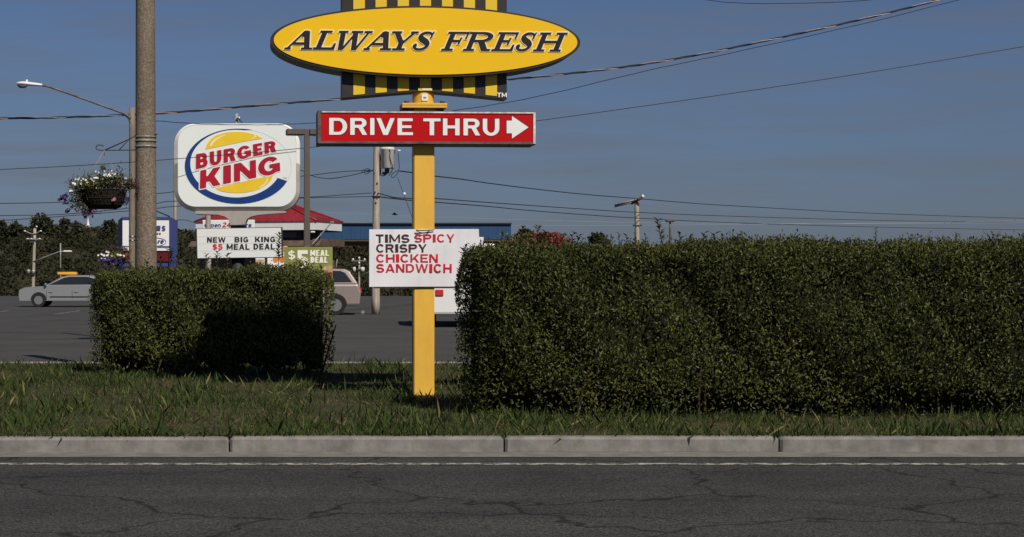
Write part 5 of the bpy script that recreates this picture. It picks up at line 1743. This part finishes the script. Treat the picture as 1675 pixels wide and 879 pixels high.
def b5(Fr, t):
    q = lambda px, py, dy=0: (Fr.x(px), dy, Fr.z(py))
    b = MB(); b.box(q(1096, 361.4), (14 * Fr.s, .34, 4.2 * Fr.s), bev=.03); hd = b.build('lamp_head', M['bronze'], t)
    b = MB(); b.box(q(1096, 363.7), (11 * Fr.s, .26, .02)); b.build('lens', M['lens'], hd)
pole_simple('short dark lamp post with flat box head beyond the tall hedge', 1097.5, 362, 95, 3.8, lean=-1.5, mat_='bronze', build=b5, name='parking_lamp', cat='lamp post', group=None)

# ------------------------------------------------------------------ overhead wires
WG = 'overhead wires'
def wire(label, pts, D, rpx, m='wire', jig=0.0):
    xs = [p[0] for p in pts]
    if not isinstance(D, (list, tuple)):
        D = [D] * len(pts)
    P = [W(p[0], p[1], d) for p, d in zip(pts, D)]
    path = smooth_path(P, 7)
    if jig:
        path = [p + Vector((0, 0, jig * math.sin(i * 1.7) * d_)) for i, p in enumerate(path) for d_ in (1,)]
    b = MB(); b.tube(path, rpx / 2 * (sum(D) / len(D)) / F, 6)
    o = b.build('overhead_wire', M[m])
    o.data.transform(Matrix.Identity(4))
    tag(o, label, 'wire', WG)
    return o
# thick twisted service cable: three strands
def twisted(label, pts, D):
    t = thing('overhead_cable', label, 'cable', W(*pts[0], D), 0, WG)
    o0 = W(*pts[0], D)
    path = smooth_path([W(p[0], p[1], D) - o0 for p in pts], 40)
    # resample evenly
    L = [0]
    for a, c in zip(path, path[1:]):
        L.append(L[-1] + (c - a).length)
    n = int(L[-1] / .055)
    ev = []
    j = 0
    for i in range(n + 1):
        d = L[-1] * i / n
        while j < len(L) - 2 and L[j + 1] < d:
            j += 1
        f = (d - L[j]) / (L[j + 1] - L[j] + 1e-9)
        ev.append((path[j] + (path[j + 1] - path[j]) * f, d))
    for k, (m, r) in enumerate((('wire', .0125), ('wire', .0125), ('copper', .0095))):
        b = MB()
        b.tube([p + Vector((0, math.cos(d / 1.25 * 6.283 + k * 2.094) * .014, math.sin(d / 1.25 * 6.283 + k * 2.094) * .014)) for p, d in ev], r, 6)
        b.build('strand', M[m], t)
twisted('thick twisted black and copper cable crossing behind the yellow oval', [(-260, 196), (0, 194), (110, 192), (223, 187.5), (300, 183), (420, 173), (555, 162), (700, 147), (832, 130.5), (950, 118.5), (1060, 104), (1200, 78), (1450, 22), (1760, -60)], 38.6)
wire('thin dark wavy wire climbing from the slim lamp post past the red arrow box', [(214, 196), (256, 198), (330, 203), (420, 204.4), (480, 203), (560, 199), (660, 191), (755, 179.5), (880, 158), (1060, 115.5), (1200, 86), (1450, 30), (1760, -50)], [38, 38, 38, 38, 38, 38, 38, 38, 38, 38, 38, 38, 38], 1.2, jig=.004)
wire('thin wire drawn across the face of the white burger sign', [(-260, 291), (0, 277.6), (110, 272.2), (222, 265), (285, 260.4), (400, 251), (500, 242.2), (700, 220.5), (878, 198), (1030, 177), (1200, 152.6), (1450, 114), (1760, 62)], 35.5, 1.1)
wire('upper wire running to the clustered splices on the transformer pole', [(-260, 336), (0, 333), (100, 331), (208, 323), (257, 317), (284, 314), (400, 300), (488, 289), (508, 287), (560, 281), (600, 279)], 60, 1.25)
wire('sagging loop of wire just below the transformer splices', [(284, 268), (400, 272), (484, 277), (508, 287), (528, 291.6), (545, 292), (570, 288), (596, 282), (606, 280)], 60.2, 1.25)
wire('upper of the paired wires passing the iron band on the transformer pole', [(-260, 360), (0, 353), (100, 351), (208, 341), (257, 333), (284, 329.4), (400, 326.5), (500, 323), (560, 319), (608, 316)], 59.6, 1.2)
wire('lower of the paired wires passing the iron band on the transformer pole', [(-260, 376), (0, 361), (110, 353.4), (208, 345.4), (257, 341), (284, 338), (400, 331), (490, 324.6), (608, 321.6)], 59.6, 1.2)
wire('upper dark wire from the transformer running over the pole with the slanting arm', [(654, 280), (678, 283.2), (712, 288.4), (752, 293), (800, 300), (880, 310), (960, 318.5), (1042, 325), (1120, 331.6), (1200, 337), (1450, 350), (1760, 360)], [60, 62.5, 66, 70, 75, 83, 91, 99.6, 107, 115, 140, 170], 1.35)
wire('middle dark wire leaving the transformer pole toward the tall hedge', [(618, 316), (632, 320), (648, 323.6), (678, 325), (712, 325), (800, 331.6), (950, 342), (1042, 347.6), (1200, 354), (1450, 361), (1760, 366)], [59.8, 61, 62, 64, 67, 75, 90, 99.3, 115, 140, 170], 1.2)
wire('lowest dark wire leaving the transformer pole toward the tall hedge', [(618, 321.8), (648, 325.6), (678, 328.6), (712, 331), (800, 338), (860, 344), (950, 351), (1042, 357), (1200, 364.6), (1450, 372), (1760, 378)], [59.8, 62, 64, 67, 75, 81, 90, 99.3, 115, 140, 170], 1.2)
wire('faint pale wire low in the sky, above the blue canopy', [(480, 346), (560, 349), (640, 353), (740, 356.4), (860, 360), (1020, 364), (1200, 365.6), (1450, 366), (1760, 364)], 150, .62, 'palewire')
wire('faintest pale wire, skimming the top of the blue canopy', [(530, 363.2), (640, 365.6), (740, 367.6), (838, 369), (1037, 369), (1200, 367.6), (1450, 365), (1760, 360)], 160, .55, 'palewire')
wire('short length of wire at the very top edge of the sky', [(1080, -10), (1158, .2), (1180, 3.2), (1200, 4.6), (1260, 6), (1400, 2), (1560, -16)], 36, 1.2)
wire('slack wire dropping from the bare pole to the red roof', [(287, 361), (294, 360), (302, 360.2), (312, 362.4), (321, 366)], [64, 68, 74, 80, 86.5], 1.0)
t = wire('thin guy wire with white insulator beside the yellow post', [(650, 290), (656, 306), (661, 320), (667, 336), (680, 372)], [60, 60, 60, 59, 58], .8)
b = MB(); p = W(661.5, 317.5, 59.9)
b.lathe([(.001, -.06), (.035, -.05), (.05, 0), (.035, .05), (.001, .06)], p, 10)
b.build('insulator', M['porcelain'], t)

# ------------------------------------------------------------------ hedges
def hedge(label, D0, depth, prof, x_end, leaf, m, ends, nleaf, name, shoots, core_in=.16, ground=.10, drop=.06):
    """prof: (px, py) of the clipped top as seen at the front; x_end: right end in metres"""
    k = D0 / F
    X = np.array([(p[0] - CX) * k for p in prof]); Zt = np.array([EYE + (HY - p[1]) * k - ground for p in prof])
    if x_end > X[-1]:
        X = np.append(X, x_end); Zt = np.append(Zt, Zt[-1])
    base = Vector((X[0], D0 + depth / 2, ground))
    t = thing(name, label, 'hedge', base)
    XX = X - base.x
    Zt = Zt - drop
    zt = lambda x: np.interp(x, XX, Zt) + .022 * np.sin(np.asarray(x) * 2.3 + 1) + .018 * np.sin(np.asarray(x) * 5.7) + .012 * np.sin(np.asarray(x) * 11.3)
    L = XX[-1]
    yf, yb = -depth / 2, depth / 2
    def bump(x, z, s):
        return .10 * np.sin(x * 1.4 + z * 1.1 + s) * np.sin(z * 2.1 + x * .6) + .07 * np.sin(x * 3.1 + s) * np.sin(z * 4.2 + s * 2) + .05 * np.sin(x * 7.7 + z * 6.1 + s) + .03 * np.sin(x * 17 + z * 13)
    # core
    b = MB()
    nxs = int(L / .12) + 2
    rows = []
    for i in range(nxs):
        x = core_in + (L - 2 * core_in) * i / (nxs - 1)
        h = max(.4, float(zt(x)) - .085)
        endf = min(1.0, (x - core_in) / .5 + .25, (L - core_in - x) / .5 + .25)
        d2 = (depth / 2 - core_in) * endf
        lo_ = .10 + .05 * math.sin(x * 9) + .04 * math.sin(x * 23 + 1)
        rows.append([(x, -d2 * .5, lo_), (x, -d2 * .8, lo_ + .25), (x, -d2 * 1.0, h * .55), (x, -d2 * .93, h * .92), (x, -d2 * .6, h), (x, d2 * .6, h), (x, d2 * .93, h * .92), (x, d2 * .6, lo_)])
    vs = [p for r_ in rows for p in r_]
    fs = [(i * 8 + j, (i + 1) * 8 + j, (i + 1) * 8 + (j + 1) % 8, i * 8 + (j + 1) % 8) for i in range(nxs - 1) for j in range(8)]
    fs += [tuple(range(8)), tuple(range((nxs - 1) * 8, nxs * 8))[::-1]]
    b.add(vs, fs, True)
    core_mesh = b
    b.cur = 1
    for i in range(int(L * 9)):
        x = rng.uniform(.2, L - .1); y = rng.uniform(yf, yb) * .75
        a = rng.normal(size=2) * .16
        b.tube([(x, y, -.1), (x + a[0] * .4, y + a[1] * .3, .25), (x + a[0], y + a[1] - .08, .7)], [.018, .014, .009], 5, cap=False)
    P, Nn = [], []
    n1, n2, n3, n4 = int(nleaf * .52), int(nleaf * .30), int(nleaf * .10), int(nleaf * .08)
    # front face
    x = rng.uniform(0, L, n1); z = rng.random(n1) ** .85 * (zt(x) + .02)
    endf = np.clip(np.minimum(x, L - x) / .45, .12, 1) ** .6
    y = yf * endf + bump(x, z, 1.0) + rng.normal(size=n1) * .06 + rng.exponential(.05, n1)
    rr = z / zt(x)
    y = y + np.clip(rr - .85, 0, 1) * 1.1 * depth * .2
    P.append(np.stack([x, y, z], 1)); Nn.append(np.tile([0, -1.0, .45], (n1, 1)))
    # top
    x = rng.uniform(0, L, n2); y = rng.uniform(yf, yb, n2)
    edge = 1 - .09 * (np.abs(y) / (depth / 2)) ** 3
    z = zt(x) * edge + bump(x, y, 2.0) * .55 + rng.normal(size=n2) * .035 - rng.exponential(.03, n2)
    P.append(np.stack([x, y * np.clip(x / .45, .2, 1) ** .5, z], 1)); Nn.append(np.tile([0, -.25, 1.0], (n2, 1)))
    # back and near end
    x = rng.uniform(0, L, n3); z = rng.random(n3) * zt(x)
    P.append(np.stack([x, yb * np.clip(x / .45, .12, 1) ** .6 + rng.normal(size=n3) * .06, z], 1)); Nn.append(np.tile([0, 1.0, .4], (n3, 1)))
    y = rng.uniform(yf, yb, n4) * .8; x = .05 + rng.exponential(.12, n4); z = rng.random(n4) * zt(x)
    P.append(np.stack([x + (np.abs(y) / depth) * .5, y, z], 1)); Nn.append(np.tile([-1.0, -.2, .4], (n4, 1)))
    P = np.concatenate(P); Nn = np.concatenate(Nn)
    # thin, ragged foot and thinner patches
    low = .16 + .10 * np.sin(P[:, 0] * 2.9) + .07 * np.sin(P[:, 0] * 7.1 + 2)
    keep = (P[:, 2] > low) | (rng.random(len(P)) < .4)
    thin = np.sin(P[:, 0] * 2.2 + 1.3 * np.sin(P[:, 2] * 2.7)) * np.sin(P[:, 2] * 3.6 + P[:, 0] * .9)
    keep &= (thin < .72) | (rng.random(len(P)) < .45) | (P[:, 2] > zt(P[:, 0]) - .2)
    P, Nn = P[keep], Nn[keep]
    n = len(P)
    Dd = rand_dirs(n) * .9 + Nn * .55 + np.array([0, 0, .45])
    Nm = Nn + rand_dirs(n) * .75
    # little upright growing tips all along the top
    nt = int(L * 16)
    P2, D2, N2 = [], [], []
    tw = core_mesh; tw.cur = 1
    LS = []
    def shoot(x, y, z0, h, tilt, dens=1.0, lf=1.0):
        top = np.array([x + tilt, y - .02, z0 + h])
        b0 = np.array([x, y, z0 - .1])
        tw.tube([tuple(b0), tuple((b0 + top) / 2 + np.array([tilt * .1, 0, 0])), tuple(top)], [.005, .004, .002], 4, cap=False)
        kk = max(3, int(h / leaf * 2.4 * dens))
        for i in range(kk):
            u = (i + .5) / kk
            p_ = b0 + (top - b0) * (.25 + .75 * u)
            a = i * 2.4 + rng.random()
            dr = np.array([math.cos(a), math.sin(a), .9 + rng.random() * .5 - (lf - 1) * .6]); LS.append(lf)
            P2.append(p_); D2.append(dr); N2.append(np.array([-math.cos(a) * .7, -math.sin(a) * .7, 1.0]))
    for i in range(nt):
        x = rng.uniform(.1, L); y = rng.uniform(yf * .9, yb * .8)
        shoot(x, y, float(zt(x)) * .985, rng.exponential(.045) + .03, rng.normal() * .02)
    for (px, py0, py1, dx) in shoots:
        kk = (D0 + .25) / F
        x = (px - CX) * kk - base.x
        z0 = EYE + (HY - py0) * kk - ground; z1 = EYE + (HY - py1) * kk - ground
        shoot(x, yf + .25, z0, z1 - z0, dx * kk, 2.0, 1.7)
    P2 = np.array(P2); n = len(P2)
    leaf_mesh('foliage', np.concatenate([P, P2]), np.concatenate([Dd, np.array(D2)]), np.concatenate([Nm, np.array(N2)]), rng.uniform(.7, 1.25, len(P) + n) * leaf * np.concatenate([np.ones(len(P)), np.array(LS)]), m, t)
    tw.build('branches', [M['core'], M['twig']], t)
    return t
hedge('tall dense clipped hedge with leggy shoots in front of the sandwich banner', 17.2, 1.3,
      [(752, 470), (757, 440), (766, 416), (780, 406), (810, 402), (850, 399), (900, 396), (950, 394), (1000, 393), (1060, 391), (1120, 391), (1200, 393), (1330, 392), (1480, 395), (1675, 393)],
      9.0, .040, M['leafA'], True, 98000, 'hedge',
      [(851, 396, 373, 3), (880, 396, 371, 0), (889, 394, 380, 3), (934, 393, 384, 2), (944, 393, 383, 1), (1086, 391, 360, -11), (1150, 390, 381, 1), (1166, 391, 382, 2), (1055, 391, 384, 0), (1110, 391, 384, 2), (1128, 391, 386, 0),
       (768, 416, 404, -7), (762, 428, 410, -4), (756, 440, 430, -4), (1024, 392, 385, 1), (1180, 392, 384, 2)])
hedge('lower fine leaved hedge beneath the letter board and the olive board', 24.0, 1.1,
      [(138, 468), (148, 449), (165, 441), (200, 437), (250, 432), (290, 430), (340, 428), (400, 427), (440, 427), (480, 431), (505, 434), (525, 440), (538, 449), (545, 462)],
      -99, .046, M['leafB'], True, 30000, 'hedge',
      [(455, 427, 384, 2), (338, 428, 416, 0), (355, 428, 412, 1), (372, 428, 417, 0), (280, 430, 406, -2), (287, 430, 416, 4), (490, 432, 424, 0), (501, 434, 426, 1), (190, 436, 430, 0), (147, 448, 433, -2), (155, 446, 434, 2), (213, 436, 428, 0), (240, 432, 425, 0), (262, 432, 422, 1)], drop=.11)

# red tipped shrub behind the tall hedge
def red_shrub():
    D = 21.0
    k = D / F
    base = Vector(((872 - CX) * k, D, .10))
    t = thing('red_shrub', 'red and rust leaved shrub showing behind the tall hedge', 'shrub', base)
    z = lambda py: EYE + (HY - py) * k - .10
    b = MB()
    for i in range(9):
        a = i * .7
        b.tube(smooth_path([(0, 0, -.05), (math.cos(a) * .12, math.sin(a) * .1, .7), (math.cos(a) * .28, math.sin(a) * .2, 1.55)], 4), .014, 5)
    b.build('stems', M['twig'], t)
    def cl(spec, m_, nm):
        P = []
        for (px, py, sx, sy, n_) in spec:
            g_ = np.clip(rng.normal(size=(n_, 3)), -1.7, 1.7) * .5
            P.append(np.stack([(px - 872) * k + g_[:, 0] * sx * k, g_[:, 1] * .4, z(py) + g_[:, 2] * sy * k], 1))
        P = np.concatenate(P); n = len(P)
        leaf_mesh(nm, P, rand_dirs(n) + [0, -.2, .4], rand_dirs(n) + [0, -.8, .7], rng.uniform(.035, .065, n), m_, t, aspect=.5)
    cl([(892, 393, 22, 9, 700), (876, 398, 20, 6, 380), (892, 388, 9, 5, 200), (904, 396, 14, 8, 260)], M['redleaf'], 'red_foliage')
    cl([(856, 400, 22, 9, 420), (842, 405, 18, 7, 260), (905, 400, 22, 8, 260), (925, 398, 12, 5, 60)], M['rustleaf'], 'rust_foliage')
    cl([(870, 420, 60, 40, 1600)], M['leafA'], 'green_foliage')
red_shrub()

# small bird crossing between the wooden pole and the yellow post
p = W(646, 351, 48)
b = MB()
b.lathe([(.001, -.09), (.02, -.07), (.032, -.01), (.026, .05), (.018, .08), (.001, .105)], (0, 0, 0), 10)
b.v = [(z, y, x * .8) for x, y, z in b.v]
b.add([(-.03, 0, .01), (.04, 0, .012), (.0, -.16, .05), (-.05, -.15, .045), (-.03, 0, .004), (.04, 0, .005), (.0, -.16, .044), (-.05, -.15, .039)], [(0, 1, 2, 3), (7, 6, 5, 4), (0, 4, 5, 1), (1, 5, 6, 2), (2, 6, 7, 3), (3, 7, 4, 0)])
b.add([(-.03, 0, .01), (.04, 0, .012), (.0, .16, .05), (-.05, .15, .045), (-.03, 0, .004), (.04, 0, .005), (.0, .16, .044), (-.05, .15, .039)], [(3, 2, 1, 0), (4, 5, 6, 7), (1, 5, 4, 0), (2, 6, 5, 1), (3, 7, 6, 2), (0, 4, 7, 3)])
o = b.build('bird', M['iron'])
o.location = p
tag(o, 'tiny dark bird flying between the transformer pole and yellow post', 'bird')
